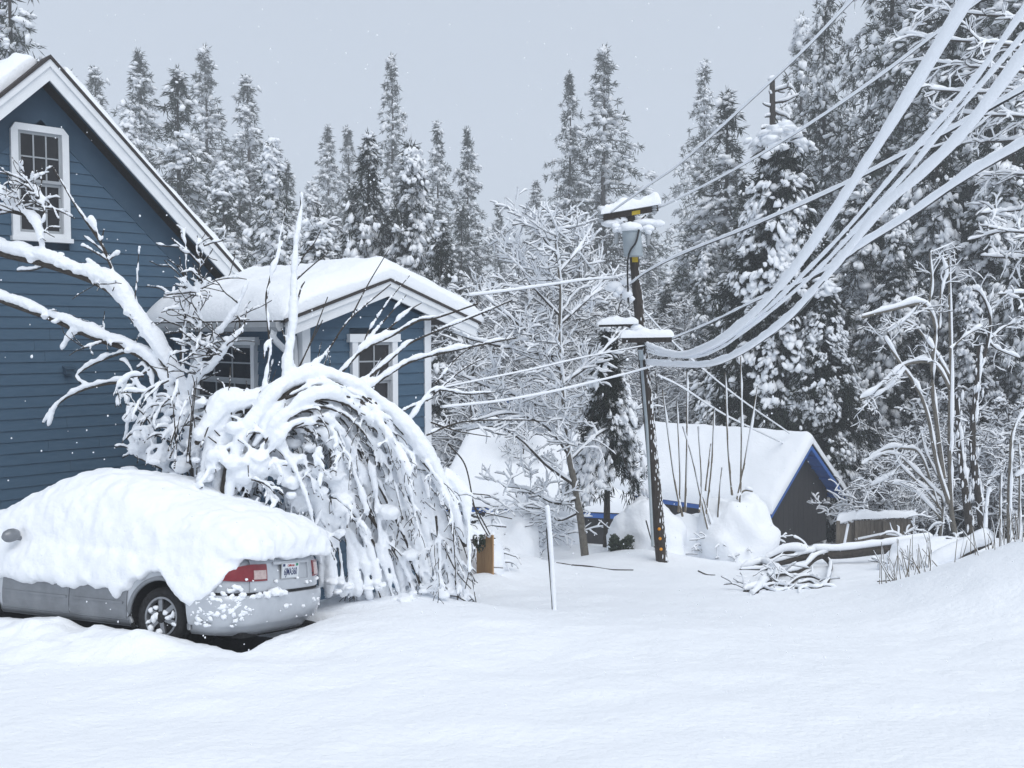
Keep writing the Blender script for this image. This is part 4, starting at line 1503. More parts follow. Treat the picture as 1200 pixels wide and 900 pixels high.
def place_tree(key, top_px, top_py, d, label, H0, group=None, wide=1.0, rz=None, base_z=None, name='pine_tree', cat='tree'):
    """sets a tree so that its tip is seen at the given pixel"""
    t = P(top_px, top_py, d)
    bz = g1(t[0], d) - 0.1 if base_z is None else base_z
    h = max(2.0, t[2] - bz)
    sc = h / H0
    put(key, (t[0], d, bz), R_.uniform(0, 6.28) if rz is None else rz, (sc * wide, sc * wide, sc), label, group, name, cat)


FIRST = {}


def put(key, loc, rz, sc, label, group, name, cat):
    if key not in FIRST:
        tr, cr, sn, nd = PROTO[key]
        o = thing(name, label, cat, (0, 0, 0), group)
        tr.build('trunk', M['bark'], o, smooth=True)
        cr.build('crown', M[nd], o)
        sn.build('snow_cover', M['snow_clump'], o, smooth=True, kind='stuff')
        FIRST[key] = o
        o.location = [float(a) for a in loc]
        o.rotation_euler = (0, 0, rz)
        o.scale = sc
    else:
        o = copy_thing(FIRST[key], loc, rz, sc, label, group)
        o.name = name
    o['category'] = cat
    return o


PROTO = {}
# far ponderosa pines and firs, 24 m tall
for i in range(4):
    PROTO['pine%d' % i] = conifer(100 + i, 24, 6.2, 150, 'needle_pine', droop=0.28, up0=0.14, snow=0.55, tuft=0.52, spacing=0.60, p=0.92, k=7, b0=0.10, pad=0.22, gap=0.14, wob=0.55, dens=3)
for i in range(3):
    PROTO['fir%d' % i] = conifer(200 + i, 18, 4.9, 150, 'needle', droop=0.5, up0=0.08, snow=0.85, tuft=0.44, spacing=0.48, p=0.92, k=7, b0=0.04, pad=0.20, gap=0.06, wob=0.45, dens=3)
for i in range(2):
    PROTO['heavy%d' % i] = conifer(300 + i, 16, 4.6, 150, 'needle_dark', droop=0.7, up0=0.08, snow=0.82, tuft=0.42, spacing=0.42, p=0.8, k=7, b0=0.03, pad=0.20, gap=0.05, wob=0.45, dens=3, below=0.25)
for i in range(2):
    PROTO['bigpine%d' % i] = conifer(401 + i, 26, 6.0, 190, 'needle', droop=0.55, up0=0.15, snow=0.68, tuft=0.48, spacing=0.48, p=0.7, k=7, b0=0.06, pad=0.19, gap=0.12, wob=0.55, dens=3, below=0.12)

F_ = 'pines standing behind the house'
place_tree('pine0', 8, -95, 52, 'dark pine at the left edge behind the roof peak', 24, wide=0.85)
place_tree('pine1', 112, 80, 100, 'small far pine whose tip shows just right of the roof peak', 24, wide=0.9)
place_tree('pine2', 163, 60, 92, 'tall slim pine, first tall one right of the roof peak', 24, wide=0.9)
place_tree('fir0', 208, 82, 74, 'broad snow laden conifer with a thin bare tip beside the roof slope', 18, wide=1.05)
place_tree('pine3', 240, 56, 112, 'tall hazy pine standing behind the broad snowy conifer', 24, wide=0.95)
place_tree('pine1', 290, 90, 108, 'hazy grey pine right of the tall hazy one over the roof slope', 24, wide=0.95, rz=2.2)
place_tree('fir1', 318, 166, 48, 'narrow dark fir with white boughs rising over the wing roof', 18, wide=0.85)
place_tree('fir2', 262, 190, 60, 'snowy conifer low behind the white roof edge', 18, wide=1.0, rz=1.0)
place_tree('pine2', 384, 148, 125, 'faint far pine left of the tall lone pine', 24, wide=0.8, rz=3.0)
place_tree('pine0', 408, 150, 130, 'faint far pine close beside another faint one', 24, wide=0.8, rz=4.0)
place_tree('pine3', 459, 66, 112, 'tall lone pine rising above the wing roof', 24, wide=0.72, rz=0.5)
place_tree('heavy0', 431, 158, 50, 'dark fir thick with snow in front of the tall lone pine', 16, wide=0.8)
place_tree('heavy1', 481, 168, 50, 'dark fir thick with snow, right one of the pair over the wing roof', 16, wide=0.85)
place_tree('pine1', 513, 143, 98, 'slim grey pine, left of two side by side over the wing', 24, wide=0.72, rz=1.3)
place_tree('pine2', 548, 150, 92, 'slim grey pine, right of two side by side over the wing', 24, wide=0.72, rz=5.0)
place_tree('heavy0', 517, 258, 46, 'small round topped fir bowed under snow over the wing roof', 16, wide=0.9, rz=2.0)
place_tree('heavy1', 372, 250, 44, 'white fir low behind the wing roof ridge', 16, wide=1.1, rz=1.0)
place_tree('pine0', 668, 86, 104, 'left and slimmer of the two tall pines behind the utility pole', 24, wide=0.72, rz=2.5)
place_tree('pine3', 708, 56, 104, 'right and taller of the two tall pines behind the utility pole', 24, wide=1.0, rz=1.0)
place_tree('pine2', 628, 213, 125, 'small faint pine left of the two tall pines', 24, wide=0.9, rz=0.3)
place_tree('pine1', 584, 238, 120, 'little faint pine in the gap right of the wing', 24, wide=0.9, rz=0.8)
place_tree('pine0', 762, 250, 120, 'little faint pine right of the pole top', 24, wide=0.9, rz=1.8)
place_tree('pine1', 826, 72, 112, 'tall hazy pine left of the great dark cedar', 24, wide=0.75, rz=3.3)
place_tree('fir0', 852, 108, 66, 'snowy conifer between the hazy pine and the dark cedar', 18, wide=1.1, rz=0.6)
place_tree('bigpine0', 968, -40, 62, 'very tall snowy pine behind the dark cedar', 26, wide=0.58)
place_tree('bigpine1', 1050, -190, 56, 'tall pine whose dark needles hang behind the widest snowy cable', 26, wide=0.75)
place_tree('bigpine0', 1130, -260, 50, 'tall pine behind the cables at the upper right', 26, wide=0.8, rz=2.0)
place_tree('bigpine1', 1215, -250, 47, 'tall pine at the right edge of the view', 26, wide=0.9, rz=4.0)
place_tree('heavy0', 1010, 205, 46, 'snow bent conifer right of the dark cedar', 16, wide=1.0, rz=3.0)
place_tree('heavy1', 1165, 205, 42, 'snow bent conifer behind the pale bare stems', 16, wide=1.1, rz=3.0)
place_tree('fir1', 1085, 215, 46, 'snowy fir with a dark trunk behind the lowest cable', 18, wide=1.2, rz=1.2)

place_tree('heavy0', 1100, 120, 44, 'bulky snow laden fir in the middle of the right hand wood', 16, wide=0.8, rz=1.5)
place_tree('fir2', 1190, 90, 41, 'tall snowy fir at the right edge behind the reaching boughs', 18, wide=0.8, rz=2.5)
place_tree('heavy1', 1050, 240, 41, 'bushy snow laden fir just right of the cedar pair', 16, wide=0.8, rz=0.2)
place_tree('heavy0', 1215, 240, 37, 'low snowy fir at the right edge under the lowest cable', 16, wide=0.8, rz=5.2)
place_tree('heavy1', 1135, 330, 37, 'low snowy fir right behind the broken pale stem tree', 16, wide=0.8, rz=4.2)
place_tree('fir0', 872, 205, 50, 'bulky white fir filling the gap left of the cedar', 18, wide=0.8, rz=4.4)
place_tree('fir2', 825, 300, 46, 'lower white fir left of the cedar above the shed ridge', 18, wide=0.8, rz=4.4)
# fill: the wood behind
GFS = ['conifers in the wood behind the house roofs', 'conifers in the wood behind the utility pole', 'conifers on the wooded slope at the right']
LFS = ['snow mottled conifer within the wood above the house roofs', 'grey white conifer in the hazy wood behind the utility pole', 'snow mottled conifer crowding the wooded slope behind the sagging cables']
GF = 'conifers in the far back row of the wood'
LF = 'hazy conifer in the farthest row of the wood'
rr = random.Random(3)
for x, y, d, key in ((800, 300, 70, 'fir1'), (832, 270, 62, 'fir2'), (780, 330, 60, 'heavy0'), (850, 330, 52, 'heavy1'), (815, 400, 48, 'heavy0'), (765, 360, 72, 'fir0'), (740, 300, 80, 'fir1'), (700, 300, 84, 'fir2'), (655, 290, 84, 'fir0'), (610, 290, 86, 'fir1'), (575, 320, 80, 'fir2'), (640, 350, 70, 'heavy1'), (555, 340, 62, 'heavy0'), (590, 380, 58, 'fir1'), (700, 380, 62, 'fir0'), (885, 220, 60, 'fir2'), (900, 330, 44, 'heavy1'), (990, 120, 70, 'fir1'), (1030, 160, 64, 'fir0'), (1075, 90, 66, 'fir2'), (1110, 60, 68, 'fir1'), (1160, 60, 62, 'fir0'), (1200, 120, 60, 'fir2'), (1050, 330, 50, 'heavy0'), (1130, 300, 48, 'heavy1'), (1190, 300, 40, 'heavy0'), (1000, 330, 45, 'heavy1'), (1085, 420, 44, 'heavy0'), (940, 20, 82, 'fir2'), (1230, 330, 36, 'heavy1'), (335, 190, 88, 'fir0'), (225, 160, 90, 'fir1'), (150, 130, 88, 'fir2'), (280, 200, 82, 'fir2'), (365, 215, 95, 'fir1'), (410, 215, 95, 'fir0'), (455, 220, 84, 'fir2'), (500, 225, 80, 'fir1'), (540, 240, 84, 'fir0'), (560, 290, 95, 'fir2')):
    rg_ = 0 if x < 545 else 1 if x < 845 else 2
    place_tree(key, x, y, d + rr.uniform(-2, 2), LFS[rg_], 18 if 'fir' in key else 16, GFS[rg_], rr.uniform(0.75, 1.0), rr.uniform(0, 6), name='fir_tree')
for i in range(20):
    x = -260 + i * 84 + rr.uniform(-20, 20)
    place_tree('fir%d' % (i % 3), x, 330 + rr.uniform(-60, 30), 112 + rr.uniform(-10, 25), LF, 18, GF, 1.0, rr.uniform(0, 6), name='fir_tree')


# the great dark cedar
def cedar(seed, H, Rr):
    rg = np.random.default_rng(seed)
    tr, cr, sn, _ = conifer(seed, H, Rr, 200, 'needle_dark', droop=0.75, up0=0.12, snow=0.42, tuft=0.42, spacing=0.42, p=0.62, k=9, b0=0.05, pad=0.18, gap=0.03, dens=3, below=0.7, wob=0.35, sub=0)
    for i in range(62):                      # drapes of snow hanging on the outer boughs
        t = rg.uniform(0.0, 1) ** 0.8
        z = H * (0.10 + 0.88 * t)
        r = (Rr * (1 - t) ** 0.62) * rg.uniform(0.8, 1.0)
        az = rg.uniform(0, 6.28)
        o_ = np.array([math.cos(az), math.sin(az), 0])
        c = o_ * r + UPZ * (z - r * 0.45)
        n = rg.integers(30, 90)
        big = rg.uniform(0.6, 1.35)
        dn = rg.random(n)
        q = c + np.stack([-o_[1] * (w2 := rg.normal(0, 0.30 * big, n) * (1 - dn * .5)) + o_[0] * rg.normal(0, .08, n), o_[0] * w2 + o_[1] * rg.normal(0, .08, n), -dn * 1.1 * big + 0.2], -1)
        a = rg.uniform(0.05, 0.15, n) * big
        sn.blobs(q, a * 1.5, a * 1.0, a * 0.45, ax=np.tile(o_ * 0.75 - UPZ, (n, 1)) + rg.normal(0, .3, (n, 3)), sub=0, jit=0.4)
        cr.needles(q - o_ * 0.05 - UPZ * 0.08, np.tile(o_ * 0.5 - UPZ * 0.8, (n, 1)), 0.26, 5, 0.6, 0.5)
    # bowed snowy top
    for i in range(44):
        az, r = rg.uniform(0, 6.28), rg.uniform(0.1, 0.95)
        q = np.array([math.cos(az) * r, math.sin(az) * r, H * 0.985 - r * r * 0.7 + rg.uniform(-.1, .1)])
        a = rg.uniform(0.22, 0.40)
        sn.blobs(q + rg.normal(0, .16, (5, 3)), a * rg.uniform(.6, 1.2, 5), a * .9, a * .35, ax=np.tile(np.array([math.cos(az), math.sin(az), -r * 0.9]), (5, 1)) + rg.normal(0, .2, (5, 3)), sub=0, jit=.4)
        cr.needles([q - UPZ * 0.3], [np.array([0, 0, -.7])], 0.6, 16, 0.7, 0.7)
    return tr, cr, sn, 'needle_dark'


PROTO['cedar'] = cedar(77, 15.5, 4.2)
place_tree('cedar', 915, 150, 38, 'great dark cedar with clumps of snow behind the blue trimmed shed', 15.5, name='cedar_tree', wide=1.0, rz=0.4)
place_tree('cedar', 965, 330, 36, 'lower dark cedar leaning against the great cedar, right above the shed gable', 15.5, name='cedar_tree', wide=0.95, rz=2.4)
PROTO['smallfir'] = conifer(88, 6.2, 1.25, 110, 'needle_dark', droop=1.1, up0=0.1, snow=0.9, tuft=0.24, spacing=0.17, p=0.75, k=7, b0=0.47, pad=0.12, gap=0.05, dens=3, below=0.4, sub=0)
place_tree('smallfir', 712, 384, 26.7, 'small drooping dark conifer just left of the utility pole', 6.2, name='young_conifer', wide=0.8, rz=0.4)


# ------------------------------------------------------------------ bare trees
def bare_proto(seed, H, stems=1, spread=0.8, sn=0.05, depth=4, lean=0.1, kids=(3, 5), r=0.09, up=0.12, nl=15, ll=0.30):
    rnd = random.Random(seed)
    pl = Plant()
    for s in range(stems):
        a = rnd.uniform(0, 6.28)
        ln = lean if stems == 1 else lean + 0.25 * rnd.random()
        L = H * 0.55
        pts = [np.array([0.15 * math.cos(a) * (stems > 1), 0.15 * math.sin(a) * (stems > 1), 0])]
        for q in range(1, 9):
            pts.append(pts[-1] + np.array([math.cos(a) * ln + rnd.gauss(0, 0.06), math.sin(a) * ln + rnd.gauss(0, 0.06), 1.0]) * H / 9)
        pl.limb(pts, r, 0.012, sn * 0.6, n=18, k=6)
        nb = int(nl / stems) + 4
        for b in range(nb):
            t = 0.22 + 0.76 * (b + rnd.random()) / nb
            q = catmull(pts, 40)
            p = q[int(t * 39)]
            az = b * 2.4 + rnd.uniform(-.4, .4)
            grow(pl, p, np.array([math.cos(az), math.sin(az), 0.35 + 0.5 * t]), H * ll * (1.15 - t * 0.8), r * 0.45 * (1.1 - t * 0.7), depth - 1, rnd, sn, droop=0.10, kids=kids, ratio=0.6, spread=spread, up=up, k=5, minr=0.0125, twig=pl.twig)
    return pl


BARE = {}
for i in range(3):
    BARE['bare%d' % i] = bare_proto(500 + i, 10, 1, 0.85, 0.048, 4, kids=(2, 4), r=0.085)
BARE['thicket0'] = bare_proto(510, 5, 5, 0.8, 0.042, 4, 0.25, (2, 4), 0.035)
BARE['thicket1'] = bare_proto(511, 5, 6, 0.9, 0.042, 4, 0.35, (2, 4), 0.03, 0.0)
BFIRST = {}


def put_bare(key, px, py_top, d, label, H0, group=None, wide=1.0, rz=0.0, name='bare_tree', cat='tree'):
    t = P(px, py_top, d)
    bz = g1(t[0], d) - 0.1
    sc = max(1.0, t[2] - bz) / H0
    loc = (t[0], d, bz)
    if key not in BFIRST:
        pl = BARE[key]
        o = thing(name, label, cat, (0, 0, 0), group)
        pl.bark.build('trunk', M['bark'], o, smooth=True)
        pl.twig.build('twigs', M['bark'], o, kind='stuff')
        pl.snow.build('snow_cover', M['snow_clump'], o, smooth=True, kind='stuff')
        BFIRST[key] = o
        o.location = [float(a) for a in loc]
        o.rotation_euler = (0, 0, rz)
        o.scale = (sc * wide, sc * wide, sc)
    else:
        o = copy_thing(BFIRST[key], loc, rz, (sc * wide, sc * wide, sc), label, group)
        o.name = name
        o['category'] = cat
    return o


GB = 'bare snowy trees filling the wood'
LB = 'leafless tree white with snow in the wood behind the pole'
rr = random.Random(9)
for x, y, d in ((545, 300, 46), (575, 310, 50), (605, 285, 55), (632, 262, 52), (668, 255, 60), (700, 300, 50), (735, 330, 55), (770, 300, 62), (800, 340, 56), (830, 390, 50), (560, 390, 42), (600, 400, 44), (640, 380, 42), (685, 420, 44), (350, 215, 58), (610, 440, 37), (780, 390, 44), (720, 430, 40)):
    put_bare('bare%d' % rr.randint(0, 2), x, y, d, LB, 10, GB, rr.uniform(0.9, 1.3), rr.uniform(0, 6))
GT = 'snowy thicket shrubs under the trees at the right'
LT = 'tangled leafless thicket white with snow under the trees at the right'
for x, y, d in ((1060, 500, 35), (1100, 480, 36), (1150, 450, 36), (1190, 440, 34), (1030, 550, 34), (1075, 545, 32), (1170, 490, 33), (1215, 500, 31), (1130, 520, 34), (1240, 470, 33)):
    put_bare('thicket%d' % rr.randint(0, 1), x, y, d, LT, 5, GT, rr.uniform(1.0, 1.5), rr.uniform(0, 6), name='thicket_shrub', cat='shrub')
ot = P(1300, 300, 31)
otree = thing('bare_tree', 'leafless tree reaching in from the right edge with snowy boughs behind the upper cables', 'tree', (ot[0], 31.0, g1(ot[0], 31.0) - 0.1))
T = Plant()
rnd = random.Random(61)
ow = MB()
T.limb(px_line([(1310, 620), (1300, 300), (1280, -40), (1270, -200)], 31), .20, .08, 0, own=ow, k=8, n=24)
ow.build('trunk', M['bark'], otree, smooth=True)
for x0, y0, x1, y1 in ((1285, 60, 1085, 8), (1285, 90, 1060, 40), (1288, 120, 1075, 70), (1288, 140, 1090, 105), (1290, 170, 1100, 130), (1290, 190, 1120, 165), (1292, 230, 1140, 205), (1280, 20, 1100, -30), (1278, -10, 1120, -60), (1292, 260, 1150, 250), (1294, 300, 1165, 270), (1295, 330, 1150, 300), (1296, 360, 1170, 345)):
    ow = MB()
    q = T.limb([P(x0, y0, 31), P(x0 * .6 + x1 * .4, (y0 * .6 + y1 * .4) - 14, 31 + rnd.uniform(-1.5, 1.5)), P((x0 + 3 * x1) / 4, (y0 + 3 * y1) / 4 - 5, 31 + rnd.uniform(-2, 2)), P(x1, y1, 31 + rnd.uniform(-2, 2))], .05, .014, .055, own=ow, k=5, n=30, lump=.6)
    ow.build('limb', M['bark'], otree, smooth=True)
    for j in range(12):
        i = rnd.randint(9, 28)
        tw = nrm(q[i + 1] - q[i - 1])
        grow(T, q[i], tw * 0.8 + np.array([rnd.gauss(0, .4), rnd.gauss(0, .7), rnd.gauss(-.05, .28)]), rnd.uniform(.5, 1.1), .014, 1, rnd, .042, droop=.1, kids=(2, 3), spread=.7, up=0, twig=T.twig, minr=.009)
T.twig.build('twigs', M['bark'], otree, kind='stuff')
T.snow.build('snow_cover', M['snow_clump'], otree, smooth=True, kind='stuff')
# broken trunk beside the cedar
sg_ = P(905, 330, 44)
sng = thing('dead_snag', 'dark broken trunk with short snowy stub branches rising behind the cedar top', 'tree', (sg_[0], 44.0, g1(sg_[0], 44.0)))
T = Plant()
T.limb(px_line([(908, 330), (906, 200), (905, 94)], 44), .2, .12, 0, k=8)
rnd = random.Random(8)
for y, L in ((108, 22), (121, 34), (132, 24), (146, 40)):
    grow(T, P(906, y, 44), np.array([1, rnd.uniform(-.8, 0), rnd.uniform(0, .3)]), L * 44 / F, .05, 1, rnd, .09, kids=(2, 3), up=0)
    grow(T, P(906, y + 5, 44), np.array([-1, rnd.uniform(-.8, 0), rnd.uniform(-.1, .3)]), L * .4 * 44 / F, .04, 0, rnd, .08, up=0)
T.snow.blobs([P(905, 92, 44)], .2, .2, .12, sub=1)
T.bark.build('trunk', M['bark'], sng, smooth=True)
T.snow.build('snow_cover', M['snow_clump'], sng, smooth=True, kind='stuff')

# the bare tree left of the pole
D3 = 24.5
ctree = thing('bare_tree', 'leafless tree with fine snow lined twigs standing left of the utility pole', 'tree', (P(684, 660, D3)[0], D3, g1(P(684, 660, D3)[0], D3) - 0.1))
T = Plant()
pm = D3 / F
own = MB()
trunk = [(687, 665), (682, 620), (676, 580), (668, 540), (663, 500), (660, 460), (656, 400), (657, 340), (652, 290), (650, 255)]
T.limb(px_line(trunk, D3), 5.0 * pm, 1.0 * pm, 2.6 * pm, own=own, k=8, n=40)
own.build('trunk', M['bark_pale'], ctree, smooth=True)
rnd = random.Random(33)
tq = catmull(px_line(trunk, D3), 60)
limbs = [([(675, 570), (640, 545), (610, 515), (580, 500), (545, 505)], 2.0), ([(668, 535), (640, 500), (600, 485), (560, 492)], 1.8), ([(662, 440), (630, 400), (595, 370), (565, 345)], 2.0), ([(660, 450), (700, 420), (730, 380)], 1.6), ([(657, 380), (690, 350), (720, 320)], 1.6), ([(656, 370), (620, 330), (600, 290)], 1.5), ([(664, 500), (620, 470), (575, 455), (540, 440)], 1.7), ([(660, 420), (605, 410), (560, 400), (530, 390)], 1.6), ([(655, 320), (680, 290), (695, 262)], 1.3), ([(653, 300), (630, 270), (620, 250)], 1.2), ([(668, 540), (700, 510), (730, 495)], 1.5), ([(678, 585), (650, 590), (620, 575), (590, 570)], 1.6), ([(680, 600), (655, 610), (640, 598), (600, 592)], 1.4)]
for pts, r in limbs:
    ow = MB()
    q = T.limb(px_line([(a, b, D3 + (RNG.uniform(-1, 1) if pts[-1][0] < 690 else 3.2) * 1.2 * i / len(pts)) for i, (a, b) in enumerate(pts)], D3), r * pm, 0.6 * pm, 1.9 * pm, own=ow, k=5, n=16, lump=0.5)
    ow.build('limb', M['bark'], ctree, smooth=True)
    for j in range(8):
        i = rnd.randint(3, len(q) - 2)
        tw = nrm(q[i + 1] - q[i - 1])
        grow(T, q[i], tw * 0.7 + np.array([rnd.gauss(0, .6), rnd.gauss(0, .6) + (.5 if pts[-1][0] > 690 else 0), rnd.gauss(0.15, .5)]), rnd.uniform(0.5, 1.1), 0.014, 2, rnd, 0.032, droop=0.05, kids=(2, 4), ratio=0.6, spread=0.8, up=0.1, twig=T.twig, minr=0.007)
for j in range(30):
    i = rnd.randint(22, 58)
    az = rnd.uniform(1.1, 5.2)
    grow(T, tq[i], np.array([math.cos(az), math.sin(az), 0.4]), rnd.uniform(0.6, 1.3), 0.018, 2, rnd, 0.032, droop=0.0, kids=(2, 4), ratio=0.6, spread=0.8, up=0.15, twig=T.twig, minr=0.007)
T.twig.build('twigs', M['bark'], ctree, kind='stuff')
T.snow.build('snow_cover', M['snow_clump'], ctree, smooth=True, kind='stuff')

# the pale many-stemmed trees at the right
D4 = 26.0
stems = {
    'a': ('straight pale stem tree broken off with snow in its forks at the right', [[(1123, 640), (1115, 600), (1113, 540), (1113, 480), (1114, 420), (1113, 360), (1112, 302)], [(1112, 590), (1098, 545), (1088, 490), (1075, 455), (1058, 430), (1040, 402), (1036, 395)], [(1106, 560), (1098, 500), (1092, 440), (1096, 385), (1088, 362), (1076, 356), (1050, 362), (1010, 372)], [(1113, 455), (1100, 432), (1085, 424), (1060, 428), (1045, 440), (1020, 462), (1008, 468)], [(1112, 440), (1095, 412), (1075, 385), (1062, 376)], [(1088, 362), (1092, 330), (1090, 300), (1093, 295)], [(1100, 385), (1103, 340), (1108, 320), (1103, 300)], [(1060, 432), (1040, 455), (1012, 474)], [(1076, 358), (1060, 375), (1040, 390)], [(1113, 410), (1130, 395), (1150, 383)]]),
    'b': ('mossy double trunk with snow plastered up its side at the right', [[(1140, 640), (1132, 580), (1125, 530), (1121, 465)], [(1155, 640), (1148, 590), (1141, 540), (1140, 500), (1146, 440), (1147, 405)], [(1146, 440), (1158, 400), (1160, 370), (1150, 345), (1140, 340)], [(1158, 400), (1175, 385), (1200, 375)], [(1150, 580), (1160, 560), (1168, 545)], [(1158, 400), (1170, 410), (1195, 420)]]),
    'c': ('slender grey sapling stems at the right edge above the bank', [[(1183, 640), (1182, 590), (1184, 540), (1186, 510), (1195, 490), (1210, 483)], [(1194, 625), (1195, 560), (1194, 520)], [(1173, 640), (1172, 590), (1173, 555)], [(1150, 620), (1155, 590), (1160, 570)], [(1190, 560), (1215, 545)]]),
    'd': ('low arching bare branches bowed over the grey board fence', [[(1100, 640), (1105, 590), (1095, 575), (1060, 540), (1040, 532), (1018, 540)], [(1105, 600), (1085, 575), (1055, 545), (1045, 520)], [(1100, 595), (1080, 535), (1060, 526), (1035, 528), (1010, 545)], [(1100, 560), (1085, 530), (1078, 500)], [(1060, 540), (1040, 560), (1020, 570)], [(1105, 610), (1070, 575), (1040, 566)]]),
}
thk = {'a': [3.2, 2.6, 3.0, 2.2, 1.8, 1.6, 1.6, 1.4, 1.3, 1.4], 'b': [6, 5.5, 2.4, 1.8, 1.4, 1.4], 'c': [2.2, 1.4, 1.4, 1.2, 1.2], 'd': [2.0, 1.6, 1.8, 1.5, 1.3, 1.3]}
pm = D4 / F
rnd = random.Random(44)
for key, (lab, lines) in stems.items():
    dd = {'a': 26, 'b': 27.5, 'c': 23.5, 'd': 28}[key]
    b = lines[0][0]
    bx = P(b[0], b[1], dd)
    o = thing('bare_tree', lab, 'tree', (bx[0], dd, g1(bx[0], dd) - 0.1))
    T = Plant()
    for i, ln in enumerate(lines):
        r = thk[key][i]
        ow = MB()
        q = px_line(ln, dd)
        if ln[0][1] >= 618:
            q[0][2] = min(q[0][2], g1(q[0][0], dd) - 0.15)
        q = T.limb(q, r * pm, r * pm * 0.45, (1.9 + 0.34 * r) * pm, own=ow, k=7, n=24, lump=0.7)
        ow.build('stem' if i < 3 else 'branch', M['bark_pale'] if key != 'b' else M['bark'], o, smooth=True)
        for j in range(5 if key != 'c' else 2):
            a = rnd.randint(6, len(q) - 2)
            tw = nrm(q[a + 1] - q[a - 1])
            grow(T, q[a], tw * 0.5 + np.array([rnd.gauss(0, .7), rnd.gauss(0, .6), rnd.gauss(0.1, .5)]), rnd.uniform(0.35, 0.8), 0.012, 2, rnd, 0.018, droop=0.05, kids=(1, 3), ratio=0.6, spread=0.8, up=0.05, twig=T.twig, minr=0.007)
        if key == 'b' and i < 2:
            for j in range(50):
                c = q[rnd.randint(0, len(q) - 1)]
                s_ = rnd.uniform(0.02, 0.07)
                T.snow.blobs([c + np.array([rnd.uniform(-.1, .14), -rnd.uniform(0.05, 0.13), rnd.uniform(-.1, .1)])], s_ * .55, s_ * .5, s_ * 2.0, sub=1, jit=.4)
    T.twig.build('twigs', M['bark'], o, kind='stuff')
    T.snow.build('snow_cover', M['snow_clump'], o, smooth=True, kind='stuff')

# ------------------------------------------------------------------ utility pole
DP = 23.0
pb, ptop = P(779, 690, DP), P(737, 236, DP)
pole = thing('utility_pole', 'leaning wooden utility pole carrying a grey transformer and snowy crossarms', 'utility pole', pb)
axp = nrm(ptop - pb)


def on_pole(py):
    """point of the pole axis at image height py"""
    t = np.linspace(0, 1, 400)
    q = pb + (ptop - pb) * t[:, None]
    yy = [450 - F * ((v[2] * math.cos(PITCH) + v[1] * math.sin(PITCH)) / (v[1] * math.cos(PITCH) - v[2] * math.sin(PITCH))) for v in q]
    i = int(np.argmin(abs(np.array(yy) - py)))
    return q[i]


m = MB()
m.tube(catmull([pb, (pb + ptop) / 2, ptop], 30), np.linspace(0.15, 0.10, 30), 14)
m.build('shaft', M['pole'], pole, smooth=True)
pm = DP / F
sp = MB()
rnd = random.Random(2)
for k in range(520):
    t = rnd.random() ** 1.2
    c = pb + (ptop - pb) * (0.03 + 0.80 * t)
    a = rnd.gauss(-0.35, 0.5)
    r = 0.145 - 0.045 * t
    s_ = rnd.uniform(0.012, 0.036)
    sp.blobs([c + np.array([math.cos(a) * r, math.sin(a) * r, 0])], s_ * .4, s_ * .55, s_ * 2.2, ax=[[math.cos(a), math.sin(a), 0]], sub=0, jit=.3)
sp.build('snow_cover', M['snow_clump'], pole, smooth=True, kind='stuff')


def arm(parent_name, p0, p1, w, h, sn_t, sn_w, mat='pole', over=0.05):
    m = MB()
    m.bar(p0, p1, w, h)
    a = m.build(parent_name, M[mat], pole)
    if sn_t:
        s = MB()
        d = nrm(np.asarray(p1) - p0)
        L = np.linalg.norm(np.asarray(p1) - p0)
        side = nrm(np.cross(UPZ, d))
        A = [np.asarray(p0) - d * over + side * -sn_w / 2 + UPZ * h / 2, np.asarray(p0) - d * over + side * sn_w / 2 + UPZ * h / 2]
        snow_roof(s, A, d * (L + 2 * over), sn_t, 30, 16, sn_w * 0.5, sn_t * 0.55, 3.0, 0.02, rnd.random() * 9)
        s.build('snow_cover', M['snow'], a, smooth=True)
    return a


ca = arm('crossarm', P(706, 255, DP - 0.15), P(771, 244, DP - 0.15), 0.10, 0.13, 0.24, 0.32)
m = MB()
m.box(P(745, 249, DP - 0.2), nrm(P(771, 244, DP) - P(706, 255, DP)), np.array([0, -1, 0]), UPZ, -0.09, 0.10, 0.005, 0.016, -0.05, 0.04)
m.build('yellow_tag', M['yellow'], ca)
for x, y in ((704, 256), (767, 247)):
    q = P(x, y, DP - 0.2)
    m = MB()
    for k in range(3):
        m.tube([q + UPZ * (-0.05 + k * 0.06), q + UPZ * (-0.02 + k * 0.06)], 0.06, 10)
    m.tube([q - UPZ * 0.09, q + UPZ * 0.16], 0.022, 8)
    m.build('insulator', M['ceramic'], ca, smooth=False)
m = MB()
for x in (722, 757):
    m.bar(P(x, 252, DP - 0.21), on_pole(268) + np.array([0, -0.1, 0]), 0.03, 0.03)
m.build('arm_brace', M['pole'], ca)
# transformer
tc = P(741, 285, DP - 0.38)
m = MB()
zz = np.array([-0.30, -0.29, 0.24, 0.25, 0.27, 0.28])
rr_ = np.array([0.20, 0.215, 0.215, 0.235, 0.235, 0.18])
A = np.array([[tc + axp * z + np.array([math.cos(t) * r, math.sin(t) * r, 0]) for t in np.linspace(0, 2 * math.pi, 29)[:-1]] for z, r in zip(zz, rr_)])
m.grid(A, wrap=True, flip=False)
m.add(np.vstack([A[-1], tc + axp * 0.30]), [(i, (i + 1) % 28, 28) for i in range(28)])
m.add(np.vstack([A[0], tc - axp * 0.30]), [((i + 1) % 28, i, 28) for i in range(28)])
trf = m.build('transformer', M['steel'], pole, smooth=True)
try:
    trf.data.set_sharp_from_angle(angle=math.radians(30))
except Exception:
    pass
m = MB()
m.blobs([tc + axp * 0.34], 0.27, 0.26, 0.14, sub=2, jit=.06)
m.blobs([tc + axp * 0.30 + np.array([-0.2, 0, 0])], 0.12, 0.12, 0.08, sub=1)
